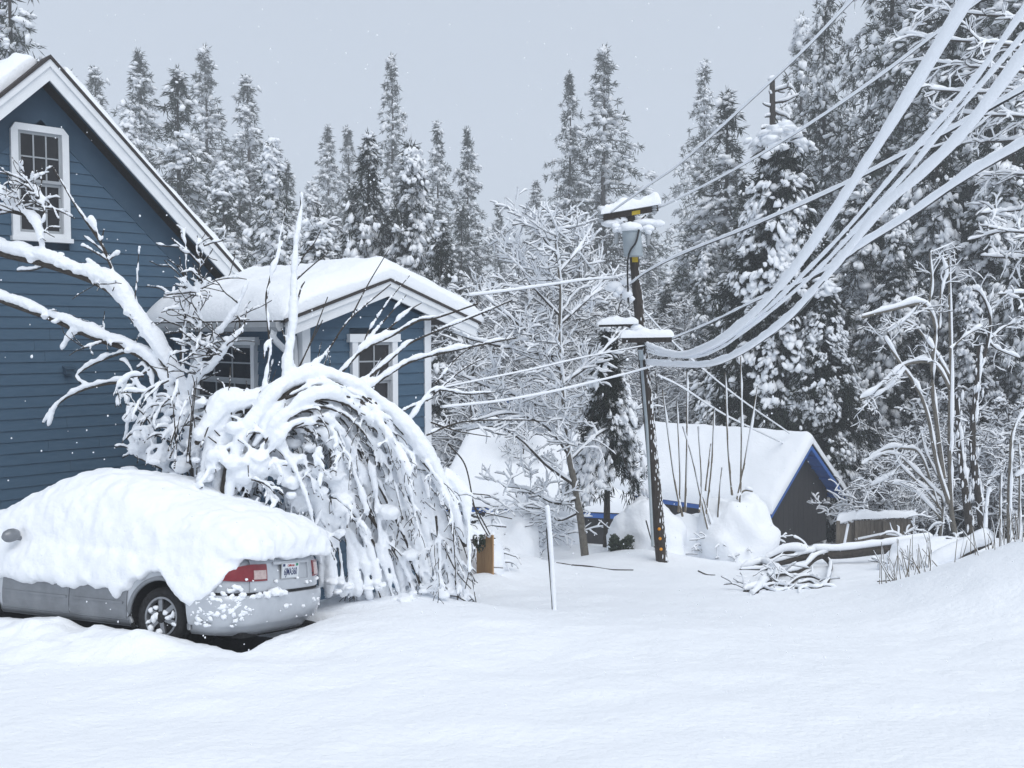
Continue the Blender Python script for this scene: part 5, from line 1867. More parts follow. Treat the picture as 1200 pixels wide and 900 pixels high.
m.build('snow_cover', M['snow'], trf, smooth=True)
m = MB()
m.tube(catmull([tc + np.array([0.12, -0.22, 0.28]), tc + np.array([0.05, -0.26, 0.0]), tc + np.array([-0.12, -0.2, -0.35]), on_pole(355) + np.array([-0.25, -0.15, 0])], 14), 0.022, 5)
m.build('lead_cable', M['cable'], trf, smooth=True)
for dx, dz in ((-0.36, 0.16), (0.36, 0.12)):
    m = MB()
    q = tc + np.array([dx, 0.05, dz])
    m.tube([q - UPZ * 0.16, q + UPZ * 0.12], 0.045, 8)
    m.tube([q + UPZ * 0.02, tc + np.array([dx * 0.5, 0.15, 0.3])], 0.018, 5)
    m.tube([q - UPZ * 0.10, q + np.array([math.copysign(0.14, dx), -0.05, -0.26])], 0.016, 5)
    fc = m.build('fuse_cutout', M['ceramic'], pole)
    m = MB()
    m.blobs([q + UPZ * 0.14], 0.09, 0.09, 0.07, sub=1)
    m.blobs([q + np.array([0, 0, 0.22])], 0.13, 0.09, 0.08, sub=1)
    m.build('snow_cover', M['snow_clump'], fc, smooth=True)
# snow ledge under the crossarm at both sides of the top
m = MB()
for x, y, a, h in ((716, 262, .22, .09), (727, 258, .16, .1), (757, 261, .30, .10), (770, 262, .18, .09)):
    m.blobs([P(x, y, DP - 0.1)], a, a * .6, h, sub=2, jit=.08, ax=[[1, 0, 0]])
m.build('snow_clump', M['snow'], pole, smooth=True, kind='stuff')
# lower hardware
q = on_pole(303) + np.array([0.0, -0.115, 0])
m = MB()
m.box(q, np.array([1, 0, 0]), np.array([0, -1, 0]), axp, -0.065, 0.065, 0, 0.012, -0.09, 0.09)
m.build('yellow_tag', M['yellow'], pole)
arm('crossarm', P(729, 399, DP - 0.2), P(787, 398, DP - 0.2), 0.09, 0.11, 0.17, 0.24)
a2 = arm('side_arm', P(702, 382, DP - 0.12), P(745, 381, DP - 0.12), 0.05, 0.05, 0.15, 0.22)
m = MB()
m.tube(catmull([P(727, 380, DP - .12), P(738, 383, DP - .12), on_pole(392)], 10), 0.028, 6)
m.build('arm_brace', M['pole'], a2)
m = MB()
c0 = P(751, 415, DP - 0.2)
m.box(c0, np.array([1, 0, 0]), np.array([0, 1, 0]), axp, -0.05, 0.05, -0.06, 0.06, -0.13, 0.10)
m.build('meter_box', M['steel'], pole)
m = MB()
m.tube([P(751, 418, DP - 0.2), P(758, 500, DP - .2), P(765, 640, DP - .2)], 0.035, 8)
m.build('conduit', M['steel'], pole, smooth=True)
for y in (618, 630, 642):
    q = on_pole(y) + np.array([-0.02, -0.15, 0])
    m = MB()
    m.tube([q + np.array([0, .01, 0]), q + np.array([0, -.012, 0])], 0.036, 12)
    m.build('reflector', M['amber'], pole)
m = MB()
for x, y, a in ((720, 335, .2), (727, 340, .16), (735, 345, .2), (714, 338, .12), (733, 330, .14), (745, 385, .2), (722, 345, .12), (738, 350, .12)):
    m.blobs([P(x, y, DP - .1)], a, a * .6, a * .6, sub=1, jit=.2)
m.build('snow_clump', M['snow_clump'], pole, smooth=True, kind='stuff')


# ------------------------------------------------------------------ overhead lines
def wire(name, label, pts, d0, d1, r, sn, group='overhead lines from the utility pole', cat='cable', n=70, rough=0.12, ext=True, wrap=0.85):
    """pts in pixels; the wire hangs in the upright plane between its two ends at depths d0 and d1"""
    A, B = P(*pts[0], d0), P(*pts[-1], d1)
    W_ = []
    for i, (x, y) in enumerate(pts):
        a = P(x, y, 1.0)
        den = (B[0] - A[0]) - a[0] * (B[1] - A[1])
        t = (a[0] * A[1] - A[0]) / den if abs(den) > 1e-9 else i / (len(pts) - 1)
        d = A[1] + (B[1] - A[1]) * t
        W_.append(P(x, y, d))
    if ext:
        W_.append(W_[-1] * 1.0 + (W_[-1] - W_[-2]) * 1.2)
    q = catmull(W_, n)
    L = np.linalg.norm(W_[-1] - W_[0])
    o = thing(name, label, cat, W_[0], group)
    m = MB()
    m.tube(q, r, 6)
    m.build('cable', M['cable'], o, smooth=True)
    if sn:
        k = max(n, int(L / 0.10))
        q = catmull(W_, k)
        nz = fbm(q * 2.0 + len(label), 3)
        nz2 = fbm(q * 9.0 + 3, 2)
        sr = sn * (1 + rough * nz + rough * 0.4 * nz2)
        s = MB()
        s.tube(q + UPZ * (r * 0.2 + sr * wrap)[:, None], sr, 10, sq=1.25)
        s.build('snow_cover', M['snow'], o, smooth=True)
    return o


wire('power_line', 'thin high wire from the left end of the top crossarm', [(712, 252), (760, 218), (800, 190), (880, 118), (940, 62), (1000, 0)], DP, 12, 0.009, 0.021)
wire('power_line', 'thin high wire from the right end of the top crossarm', [(772, 244), (800, 231), (860, 200), (940, 152), (1020, 98), (1087, 48), (1150, 0)], DP, 11, 0.009, 0.021)
wire('power_line', 'single sagging wire with a ridge of snow below the transformer', [(738, 334), (760, 318), (800, 298), (880, 266), (980, 222), (1060, 182), (1130, 145), (1200, 106)], DP, 9, 0.014, 0.027)
wire('snowy_cable', 'widest snow loaded cable, topmost of the sagging bundle', [(757, 404), (775, 412), (800, 417), (833, 406), (867, 383), (900, 353), (940, 306), (1000, 217), (1060, 124), (1135, 2)], DP, 6.7, 0.014, 0.045, rough=0.15, wrap=0.75)
wire('snowy_cable', 'second snow loaded cable of the bundle, thinner and just below the widest one', [(757, 408), (776, 415), (810, 417), (840, 406), (867, 388), (900, 362), (940, 324), (987, 275), (1033, 222), (1067, 182), (1133, 106), (1200, 14)], DP, 6.6, 0.008, 0.021, rough=0.25, wrap=0.6)
wire('snowy_cable', 'third cable of the bundle, middle one with ragged snow', [(757, 412), (776, 417), (815, 419), (845, 408), (867, 393), (900, 368), (945, 330), (990, 284), (1033, 236), (1067, 199), (1100, 158), (1167, 80), (1200, 42)], DP, 6.6, 0.008, 0.019, rough=0.3, wrap=0.6)
wire('snowy_cable', 'fourth cable of the bundle, broad and lumpy with snow', [(757, 424), (776, 426), (800, 428), (833, 427), (867, 414), (900, 392), (933, 364), (975, 318), (1033, 248), (1083, 204), (1133, 154), (1200, 68)], DP, 6.5, 0.014, 0.038, rough=0.2, wrap=0.75)
wire('snowy_cable', 'lowest snow loaded cable of the bundle rising to the right edge', [(757, 427), (778, 429), (800, 430), (833, 429), (867, 416), (900, 395), (933, 368), (987, 307), (1067, 254), (1133, 209), (1200, 171)], DP, 6.8, 0.014, 0.033, rough=0.2)
wire('power_line', 'snowy wire from the lower crossarm passing behind the sagging bundle', [(786, 398), (830, 380), (888, 352), (940, 331), (987, 305), (1067, 251), (1133, 206), (1200, 168)], DP, 8, 0.012, 0.022, rough=0.2)
wire('service_line', 'snowy service wire from the pole to the house eave', [(722, 326), (690, 328), (640, 335), (590, 342), (548, 347)], DP, 15.7, 0.012, 0.024, ext=False)
wire('service_line', 'thin wire running left from the meter box, upper one', [(757, 405), (720, 412), (680, 420), (620, 434), (517, 455)], DP, 15.2, 0.008, 0.014, ext=False)
wire('service_line', 'thin snowy wire running left from the lower pole, lower one', [(770, 428), (740, 437), (700, 447), (650, 459), (590, 470), (517, 478)], DP, 15.2, 0.009, 0.020, ext=False)
wire('guy_wire', 'upper stay wire slanting from the pole behind the shed roof', [(752, 362), (785, 398), (820, 430), (870, 470), (925, 508)], DP, 32, 0.010, 0.022, ext=False)
wire('guy_wire', 'lower stay wire slanting from the pole behind the shed roof', [(770, 440), (800, 455), (850, 487), (918, 520)], DP, 32, 0.010, 0.022, ext=False)


# ------------------------------------------------------------------ sheds
def gable_shed(name, label, A, B, length, z_eave, z_ridge, z_base, t_snow, over=0.5, panels=13, name2='wall', windows=(), depth_f=0.16):
    """A, B: (x, y) of the left and right eave ends of the gable you see; the ridge runs back from it"""
    A, B = np.array(A, dtype=float), np.array(B, dtype=float)
    W_ = np.linalg.norm(B - A)
    u = np.r_[(B - A) / W_, 0]
    bk = np.array([-u[1], u[0], 0])
    mid = np.r_[(A + B) / 2, 0]
    o = thing(name, label, 'shed', (mid[0] + bk[0] * length / 2, mid[1] + bk[1] * length / 2, z_base))
    pitch = (z_ridge - z_eave) / (W_ / 2)
    pt = lambda s, z, n: np.r_[A, 0] + u * s + bk * n + UPZ * z
    i0, i1 = 0.30, W_ - 0.30
    rz = lambda s: z_ridge - abs(s - W_ / 2) * pitch
    # gable wall of upright panels
    n = panels
    for k in range(n):
        a, b = i0 + (i1 - i0) * k / n, i0 + (i1 - i0) * (k + 1) / n
        m = MB()
        ps = [pt(a + 0.004, z_base, over), pt(b - 0.004, z_base, over), pt(b - 0.004, rz(b) - 0.1, over)]
        if a < W_ / 2 < b:
            ps.append(pt(W_ / 2, z_ridge - 0.1, over))
        ps.append(pt(a + 0.004, rz(a) - 0.1, over))
        m.poly(ps, bk * 0.05)
        m.build('wall_panel', M['shedwall'], o)
    m = MB()
    m.poly([pt(i0, z_base, over + 0.02), pt(i1, z_base, over + 0.02), pt(i1, rz(i1) - 0.11, over + 0.02), pt(W_ / 2, z_ridge - 0.11, over + 0.02), pt(i0, rz(i0) - 0.11, over + 0.02)], bk * 0.08)
    m.poly([pt(i0, z_base, over + 0.1), pt(i0, rz(i0) - 0.1, over + 0.1), pt(i0, rz(i0) - 0.1, length), pt(i0, z_base, length)], u * 0.08)
    m.poly([pt(i1, z_base, over + 0.1), pt(i1, rz(i1) - 0.1, over + 0.1), pt(i1, rz(i1) - 0.1, length), pt(i1, z_base, length)], u * -0.08)
    m.build('wall', M['shedwall'], o)
    for a, b in ((W_ / 2, -0.02), (W_ / 2, W_ + 0.02)):
        m = MB()
        m.poly([pt(a, rz(a), 0), pt(b, rz(b), 0), pt(b, rz(b) - depth_f, 0), pt(a, rz(a) - depth_f, 0)], bk * 0.05)
        m.build('barge_board', M['blue'], o)
        m = MB()
        m.poly([pt(a, rz(a) - 0.02, 0.05), pt(b, rz(b) - 0.02, 0.05), pt(b, rz(b) - 0.02, over + 0.05), pt(a, rz(a) - 0.02, over + 0.05)], UPZ * -0.03)
        for k in range(4):
            s = a + (b - a) * (0.2 + 0.22 * k)
            m.bar(pt(s, rz(s) - 0.09, 0.05), pt(s, rz(s) - 0.09, over), 0.06, 0.09)
        m.build('soffit', M['blue'], o)
    m = MB()
    for b in (-0.03, W_ + 0.03):
        m.bar(pt(b, rz(b) - 0.09, 0.06), pt(b, rz(b) - 0.09, length), 0.04, 0.16)
    m.build('fascia', M['blue'], o)
    m = MB()
    for b in (-0.08, W_ + 0.08):
        m.poly([pt(W_ / 2, z_ridge + 0.012, -0.03), pt(b, rz(b) + 0.012, -0.03), pt(b, rz(b) + 0.012, length + 0.1), pt(W_ / 2, z_ridge + 0.012, length + 0.1)], UPZ * 0.04)
    rf = m.build('roof', M['shingle'], o)
    s = MB()
    snow_roof(s, [pt(q, rz(q) + 0.055, -0.05) for q in np.linspace(-0.12, W_ + 0.12, 17)], bk * (length + 0.15), t_snow, 70, 90, 0.3, 0.05, 0.9, 0.06, z_base)
    s.build('snow_cover', M['snow'], rf, smooth=True)
    return o, pt


dl, dr = 30.0, 33.6
A = P(905, 601, dl)
B = P(990, 578, dr)
zr = P(945, 521, (dl + dr) / 2)[2]
ze = (A[2] + B[2]) / 2
gable_shed('shed', 'dark shed with bright blue gable trim and a thick snowy roof', A[:2], B[:2], 6.5, ze, zr, g1(9.0, 31) - 0.3, 0.36)
# long low building left of it: eave along the picture
A2, B2 = P(742, 604, 33.2), P(515, 588, 34.9)


def eave_building(name, label, E0, E1, z_e, rise, depth_, z_base, t_snow, wall_from=0.0, openings=()):
    E0, E1 = np.array(E0[:2]), np.array(E1[:2])
    L = np.linalg.norm(E1 - E0)
    u = np.r_[(E1 - E0) / L, 0]
    bk = np.array([u[1], -u[0], 0])
    if bk[1] < 0:
        bk = -bk
    o = thing(name, label, 'building', (np.r_[(E0 + E1) / 2, z_base] + bk * depth_ / 2))
    pt = lambda s, n, z: np.r_[E0, 0] + u * s + bk * n + UPZ * z
    n = int(L / 0.42)
    for k in range(n):
        a, b = L * k / n, L * (k + 1) / n
        if any(a < q1 and b > q0 for q0, q1 in openings):
            continue
        m = MB()
        m.box(pt(0, 0.35, 0), u, bk, UPZ, a + 0.008, b - 0.008, 0, 0.04, z_base, z_e - 0.03)
        m.build('wall_panel', M['shedwall'], o)
    m = MB()
    m.box(pt(0, 0.41, 0), u, bk, UPZ, 0.0, L, 0, 0.08, z_base, z_e - 0.03)
    m.box(pt(0, 0.41, 0), u, bk, UPZ, 0.0, 0.08, 0.08, depth_ * 2 - 0.4, z_base, z_e - 0.03)
    m.box(pt(0, 0.41, 0), u, bk, UPZ, L - 0.08, L, 0.08, depth_ * 2 - 0.4, z_base, z_e - 0.03)
    m.poly([pt(0.0, 0.41, z_e - 0.03), pt(0.0, depth_, z_e + rise - 0.05), pt(0.0, depth_ * 2 - 0.4, z_e - 0.03)], u * 0.08)
    m.poly([pt(L, 0.41, z_e - 0.03), pt(L, depth_, z_e + rise - 0.05), pt(L, depth_ * 2 - 0.4, z_e - 0.03)], u * -0.08)
    m.build('wall', M['shedwall'], o)
    for q0, q1 in openings:
        m = MB()
        for s in (q0, q1):
            m.box(pt(s, 0.35, 0), u, bk, UPZ, -0.05, 0.05, -0.02, 0.05, z_base + 0.9, z_e - 0.1)
        m.box(pt(0, 0.35, 0), u, bk, UPZ, q0 - 0.04, q1 + 0.04, -0.018, 0.05, z_e - 0.2, z_e - 0.04)
        m.box(pt(0, 0.35, 0), u, bk, UPZ, q0 - 0.04, q1 + 0.04, -0.022, 0.05, z_base + 0.85, z_base + 0.95)
        w = m.build('window', M['blue'], o)
        m = MB()
        m.box(pt(0, 0.36, 0), u, bk, UPZ, q0 + 0.05, q1 - 0.05, 0.02, 0.03, z_base + 0.95, z_e - 0.2)
        m.build('pane', M['pane'], w)
    m = MB()
    m.bar(pt(-0.1, 0, z_e - 0.06), pt(L + 0.1, 0, z_e - 0.06), 0.05, 0.16)
    m.build('fascia', M['blue'], o)
    m = MB()
    m.poly([pt(-0.15, -0.05, z_e + 0.03), pt(L + 0.15, -0.05, z_e + 0.03), pt(L + 0.15, depth_, z_e + rise + 0.03), pt(-0.15, depth_, z_e + rise + 0.03)], UPZ * 0.04)
    m.poly([pt(-0.15, depth_ * 2, z_e + 0.03), pt(L + 0.15, depth_ * 2, z_e + 0.03), pt(L + 0.15, depth_, z_e + rise + 0.03), pt(-0.15, depth_, z_e + rise + 0.03)], UPZ * 0.04)
    rf = m.build('roof', M['shingle'], o)
    s = MB()
    snow_roof(s, [pt(-0.2, -0.1 + q * (depth_ + 0.1), z_e + 0.07 + rise * (q if q <= 1 else 2 - q)) for q in np.linspace(0, 2, 13)], u * (L + 0.4), t_snow, 60, 60, 0.35, 0.08, 0.8, 0.06, 4)
    s.build('snow_cover', M['snow'], rf, smooth=True)
    return o


zg = g1(2, 34) - 0.3
eave_building('long_shed', 'long low dark building with a blue eave and broad snowy roof beside the shed', A2, B2, A2[2] + 0.0, 2.0, 4.2, zg, 0.40, openings=((2.3, 2.65), (3.8, 4.1)))
# farther house whose blue gable tip just shows
A3, B3 = P(535, 500, 47), P(640, 500, 47)
gable_shed('far_house', 'far roof whose small blue gable tip pokes out of deep snow', A3[:2], B3[:2], 7, P(587, 496, 47)[2], P(587, 459, 47)[2], g1(0, 48) - 0.3, 0.28, over=0.4, panels=9, depth_f=0.5)


# ------------------------------------------------------------------ mounds: shrubs buried in snow
def mound(name, label, px, py_top, d, w, dep, seed, leaf=None, twigs=8, group=None, hgt=None):
    t = P(px, py_top, d)
    bz = g1(t[0], d) - 0.15
    h = t[2] - bz
    w, dep = max(w, 0.6 * h), max(dep, 0.6 * h)
    o = thing(name, label, 'shrub', (t[0], d, bz))
    if group:
        o['group'] = group
    n, k = 26, 44
    A = []
    for i in range(n):
        ph = (i / (n - 1)) * math.pi * 0.62
        rr1, zz1 = math.sin(ph) ** 0.95, math.cos(ph)
        A.append([np.array([math.cos(a) * rr1 * w, math.sin(a) * rr1 * dep, (zz1 * 0.75 + 0.25) * h if zz1 > -0.33 else 0.0]) for a in np.linspace(0, 2 * math.pi, k, endpoint=False)])
    A = np.array(A)
    nz = fbm(A.reshape(-1, 3) * 1.5 + seed, 3).reshape(n, k)
    nz2 = fbm(A.reshape(-1, 3) * 5 + seed, 2).reshape(n, k)
    A = A * (1 + 0.14 * nz + 0.025 * nz2)[..., None] * np.array([1, 1, 1])
    A[..., 2] = np.maximum(A[..., 2], 0.0)
    s = MB()
    s.grid(A + np.array([t[0], d, bz]), wrap=True, flip=False)
    s.build('snow_cover', M['snow'], o, smooth=True)
    rnd = random.Random(seed)
    T = Plant()
    for i in range(twigs):
        a = rnd.uniform(math.pi * 0.95, math.pi * 2.05)
        b = np.array([t[0] + math.cos(a) * w * 0.9, d + math.sin(a) * dep * 0.9, bz + h * rnd.uniform(0.15, 0.5)])
        grow(T, b, np.array([math.cos(a), math.sin(a), rnd.uniform(-.4, .6)]), rnd.uniform(.2, .5), 0.012, 1, rnd, 0.025, droop=.3, kids=(1, 3), twig=T.bark)
    if T.bark.n:
        T.bark.build('twigs', M['bark'], o, kind='stuff')
        T.snow.build('twig_snow', M['snow_clump'], o, smooth=True, kind='stuff')
    if leaf:
        lm = MB()
        cs = []
        for i in range(420):
            q_, w_ = rnd.uniform(0, 6.28), rnd.random() ** 0.5
            x, y = sum(leaf[0]) / 2 + (leaf[0][1] - leaf[0][0]) / 2 * w_ * math.cos(q_), sum(leaf[1]) / 2 + (leaf[1][1] - leaf[1][0]) / 2 * w_ * math.sin(q_) + 6 * math.sin(q_ * 3)
            cs.append(P(x, y, d - dep - 0.05 + rnd.uniform(-.25, .3)))
        lm.needles(np.array(cs), np.tile([0, -0.5, 0], (len(cs), 1)), 0.12, 4, 0.9, 0.2, 0.3)
        lm.build('foliage', M['ivy'], o, kind='stuff')
    return o


mound('buried_shrub', 'rounded white snow mound over ivy left of the utility pole', 758, 584, 25.5, 1.0, 0.9, 3, leaf=((714, 742), (628, 660)))
mound('buried_shrub', 'broad snow mound in front of the shed gable', 862, 584, 25.5, 1.0, 1.0, 7, twigs=12)
mound('buried_shrub', 'snow mound right behind the utility pole foot', 812, 600, 26.0, 0.9, 0.8, 12, twigs=12)
mound('buried_shrub', 'snow heap between the orange boards and the leaning stake', 588, 596, 25.0, 0.6, 0.6, 17, twigs=5)
mound('buried_shrub', 'square shouldered white heap behind the leaning stake', 636, 578, 29.0, 0.7, 0.6, 19, twigs=5)
mound('buried_shrub', 'low snow mound between the weeping shrub and the orange boards', 546, 612, 18.6, 0.5, 0.5, 25, twigs=5)
mound('buried_shrub', 'white hump on the bank under the mossy double trunk', 1112, 634, 22.0, 1.5, 1.2, 31, twigs=8)

# ------------------------------------------------------------------ saplings in front of the shed
st = thing('bare_shrub', 'thin upright bare stems dusted with snow in front of the shed roof', 'shrub', (P(840, 600, 25)[0], 25.0, g1(P(840, 600, 25)[0], 25.0)))
pm = 25.0 / F
lines = [[(803, 600), (805, 520), (805, 435)], [(828, 602), (834, 545), (837, 478)], [(858, 580), (853, 520), (850, 437)], [(867, 600), (869, 520), (868, 418)], [(864, 585), (873, 540), (888, 452)], [(841, 618), (843, 580), (846, 548)], [(842, 668), (826, 605), (812, 540), (800, 500)], [(800, 605), (790, 560), (776, 455)], [(827, 575), (830, 548), (833, 520)], [(795, 600), (797, 560), (793, 470)], [(820, 600), (822, 560), (818, 500)], [(864, 583), (872, 575), (882, 576)], [(848, 668), (838, 630), (820, 570)]]
T = Plant()
for ln in lines:
    ow = MB()
    T.limb(px_line(ln, 25.0), 1.5 * pm, 0.7 * pm, 1.5 * pm, own=ow, k=5, n=14, lump=0.9)
    ow.build('stem', M['stalk'], st, smooth=True)
T.snow.build('snow_cover', M['snow_clump'], st, smooth=True, kind='stuff')

# ------------------------------------------------------------------ leaning stake
d = 13.2
lsk = thing('leaning_stake', 'thin leaning stake coated with snow along one side in the open snow', 'stake', P(648, 735, d))
m = MB()
pmk = d / F
m.tube(px_line([(649, 740), (647, 700), (643, 650), (641, 620)], d), [1.3 * pmk] * 4, 6)
m.build('post', M['bark'], lsk, smooth=True)
s = MB()
q = catmull(px_line([(651, 732), (648.5, 690), (645.5, 640), (642, 600), (640, 592)], d - 0.01), 60)
s.tube(q, (np.interp(np.linspace(0, 1, 60), [0, .05, .5, .95, 1], [1.8, 2.6, 3.1, 3.0, 1.6]) * pmk) * (1 + 0.10 * fbm(q * 6, 2)), 9)
s.build('snow_cover', M['snow'], lsk, smooth=True)

# ------------------------------------------------------------------ orange board fence stub
of = thing('board_fence', 'stub of fresh orange cedar boards half buried beside the weeping shrub', 'fence', (P(563, 660, 17.5)[0], 17.5, g1(P(563, 660, 17.5)[0], 17.5)))
m0 = [(552, 640, 645, 18.4), (557.5, 637, 660, 18.1), (563, 633, 668, 17.8), (569, 630, 671, 17.5), (574, 626, 671, 17.2)]
for x, y0, y1, dd in m0:
    a, b = P(x, y1 + 14, dd), P(x, y0, dd)
    m = MB()
    m.box(np.array([a[0], a[1], 0]), nrm(np.array([0.5, -0.85, 0])), nrm(np.array([0.85, 0.5, 0])), UPZ, -0.125, 0.125, -0.012 + 0.02 * (len(of.children) % 2), 0.012 + 0.02 * (len(of.children) % 2), a[2] - 0.2, b[2])
    m.build('plank', M['cedarwood'], of)
s = MB()
for x, y0, y1, dd in m0:
    for k in range(3):
        s.blobs([P(x + R_.uniform(-3, 3), y0 + R_.uniform(-3, 3), dd)], .07, .06, .05, sub=1)
s.build('snow_cover', M['snow_clump'], of, smooth=True)
lm = MB()
lm.needles(np.array([P(R_.uniform(548, 576), 640 - (R_.uniform(548, 576) - 548) * 0.4 + R_.uniform(-4, 4), 17.4) for _ in range(60)]), np.tile([0, 0, -.4], (60, 1)), .10, 5, .8, .2, .2)
lm.build('foliage', M['ivy'], of, kind='stuff')

# ------------------------------------------------------------------ grey board fence at the right
gf = thing('board_fence', 'weathered grey plank fence capped with snow right of the shed', 'fence', (P(1025, 660, 29)[0], 29.0, g1(P(1025, 660, 29)[0], 29.0)))
def fence_run(p0, p1, top0, top1, dep0, dep1, npl):
    for k in range(npl):
        t0, t1 = k / npl, (k + 1) / npl
        t = (t0 + t1) / 2
        x = p0 + (p1 - p0) * t
        dd = dep0 + (dep1 - dep0) * t
        yt = top0 + (top1 - top0) * t + R_.uniform(-0.6, 0.6)
        b = P(x, yt, dd)
        wv = (P(p1, 600, dep1) - P(p0, 600, dep0))
        wv[2] = 0
        L = np.linalg.norm(wv) / npl
        wv = nrm(wv)
        nn = np.array([wv[1], -wv[0], 0])
        m = MB()
        m.box(np.array([b[0], b[1], 0]), wv, nn, UPZ, -L / 2 + 0.008, L / 2 - 0.008, 0, 0.02, g1(b[0], b[1]) - 0.3, b[2])
        m.build('plank', M['greywood'], gf)
fence_run(981, 1002, 616, 612, 28.2, 29.2, 5)
fence_run(1002, 1072, 610, 607, 29.2, 30.5, 16)
m = MB()
for y, w in ((0, 0), (1, 1)):
    pass
for (x0, y0, dd0, x1, y1, dd1) in ((1002, 634, 29.0, 1035, 627, 29.6), (1035, 627, 29.6, 1068, 631, 30.2), (985, 662, 28.1, 1035, 652, 29.5), (1035, 652, 29.5, 1068, 655, 30.2)):
    m.bar(P(x0, y0, dd0 - .1), P(x1, y1, dd1 - .1), 0.05, 0.07)
m.build('rail', M['greywood'], gf)
s = MB()
for (x0, y0, dd0, x1, y1, dd1) in ((1002, 632, 29.0, 1035, 625, 29.6), (1035, 625, 29.6, 1068, 629, 30.2), (985, 660, 28.1, 1035, 650, 29.5), (1035, 650, 29.5, 1068, 653, 30.2)):
    s.tube(catmull([P(x0, y0, dd0 - .12), P(x1, y1, dd1 - .12)], 8), .035, 6)
snow_roof(s, [P(980, 614, 28.0), P(980, 612, 28.6)], P(1004, 608, 29.0) - P(980, 614, 28.2), 0.22, 20, 12, .2, .05, 2, .02, 2)
snow_roof(s, [P(1000, 609, 29.0), P(1000, 607, 29.6)], P(1075, 606, 30.4) - P(1000, 609, 29.2), 0.2, 30, 12, .2, .07, 2, .02, 3)
s.build('snow_cover', M['snow'], gf, smooth=True)
for x, dd in ((981, 28.0), (1002, 29.0), (1035, 29.6), (1069, 30.2)):
    m = MB()
    b = P(x, 612, dd)
    m.bar(np.array([b[0], dd - .08, g1(b[0], dd) - 0.3]), np.array([b[0], dd - .08, b[2] + 0.05]), 0.09, 0.09, up=(0, 1, 0))
    m.build('post', M['greywood'], gf)
# leaning pole in front of that fence
lp = thing('leaning_pole', 'slim pole leaning against the grey plank fence', 'pole', P(983, 672, 27.8))
m = MB()
m.tube(px_line([(982, 676), (990, 640), (996, 612)], 27.8), .035, 7)
m.build('shaft', M['greywood'], lp, smooth=True)
s = MB()
s.tube(catmull(px_line([(983, 672), (989, 640), (994, 614)], 27.7), 12), .035, 6)
s.build('snow_cover', M['snow_clump'], lp, smooth=True)

# rail fence left of the pole
rfn = thing('rail_fence', 'dark slatted gate with snow on every rail behind the bare trunk', 'fence', (P(662, 648, 29)[0], 29, g1(P(662, 648, 29)[0], 29)))
for x in (652, 658, 675):
    m = MB()
    m.bar(P(x, 652, 29), P(x, 618, 29), .07, .07, up=(0, 1, 0))
    m.build('post', M['bark'], rfn)
for y in (624, 630, 636, 642):
    m = MB()
    m.bar(P(652, y, 28.9), P(684, y - 1, 28.9), .04, .05)
    rl = m.build('rail', M['bark'], rfn)
    s = MB()
    s.tube(catmull([P(652, y - 2, 28.88), P(684, y - 3, 28.88)], 10), .035, 6)
    s.build('snow_cover', M['snow_clump'], rl, smooth=True)

# ------------------------------------------------------------------ fallen log and branches
fl = thing('fallen_tree', 'fallen snowy trunk with tangled branches lying in front of the fence', 'fallen tree', (P(1000, 650, 24)[0], 24.0, g1(P(1000, 650, 24)[0], 24.0)))
pm = 24.0 / F
T = Plant()
ow = MB()
T.limb(px_line([(1092, 636), (1060, 641), (1020, 646), (985, 650), (950, 650)], 24), 5.5 * pm, 5 * pm, 4.5 * pm, own=ow, k=9, n=30, lump=.15)
ow.build('trunk', M['bark'], fl, smooth=True)
FK = 1.35
for pts, r, s_ in (([(952, 650), (940, 636), (930, 631)], 1.6, 1.6), ([(970, 650), (955, 655), (940, 668), (915, 672), (895, 662), (868, 668)], 2.2, 2.6), ([(955, 650), (930, 656), (905, 662), (893, 664)], 3, 3), ([(965, 652), (973, 662), (970, 680), (962, 690), (945, 690)], 2.0, 1.4), ([(915, 670), (900, 682), (885, 692), (872, 694)], 2.0, 2.6), ([(905, 672), (895, 685), (888, 693), (880, 700)], 1.6, 2.2), ([(945, 690), (938, 692), (936, 698)], 1.2, 1.0), ([(900, 668), (880, 668), (868, 668)], 1, 1.2), ([(920, 690), (935, 678), (950, 676), (962, 680)], 1, .9), ([(890, 692), (905, 686), (925, 688), (950, 692)], 1, 1), ([(895, 690), (910, 694), (925, 690)], .9, .9), ([(960, 690), (950, 682), (935, 684)], .9, .9), ([(945, 650), (920, 648), (898, 656)], 2.2, 3.4)):
    ow = MB()
    T.limb([P(a_, b_, min(23.6, 1.65 / max(0.0705, (b_ - 390.0) / F - 0.165) * 0.985)) for a_, b_ in pts], r * pm * FK, r * .6 * pm * FK, s_ * pm * FK, own=ow, k=6, n=18, lump=.4)
    ow.build('branch', M['bark'], fl, smooth=True)
DFL = lambda y: min(23.6, 1.65 / max(0.0705, (y - 390.0) / F - 0.165) * 0.985)
rnd = random.Random(71)
for i in range(26):
    y_ = rnd.uniform(668, 695)
    b = P(rnd.uniform(875, 965), y_, DFL(y_))
    grow(T, b, np.array([rnd.uniform(-1, 1), rnd.uniform(-.4, .1), rnd.uniform(-.3, .25)]), rnd.uniform(.3, .7), .011, 1, rnd, .022, kids=(1, 2), twig=T.twig, up=0)
T.twig.build('twigs', M['bark'], fl, kind='stuff')
T.snow.build('snow_cover', M['snow_clump'], fl, smooth=True, kind='stuff')

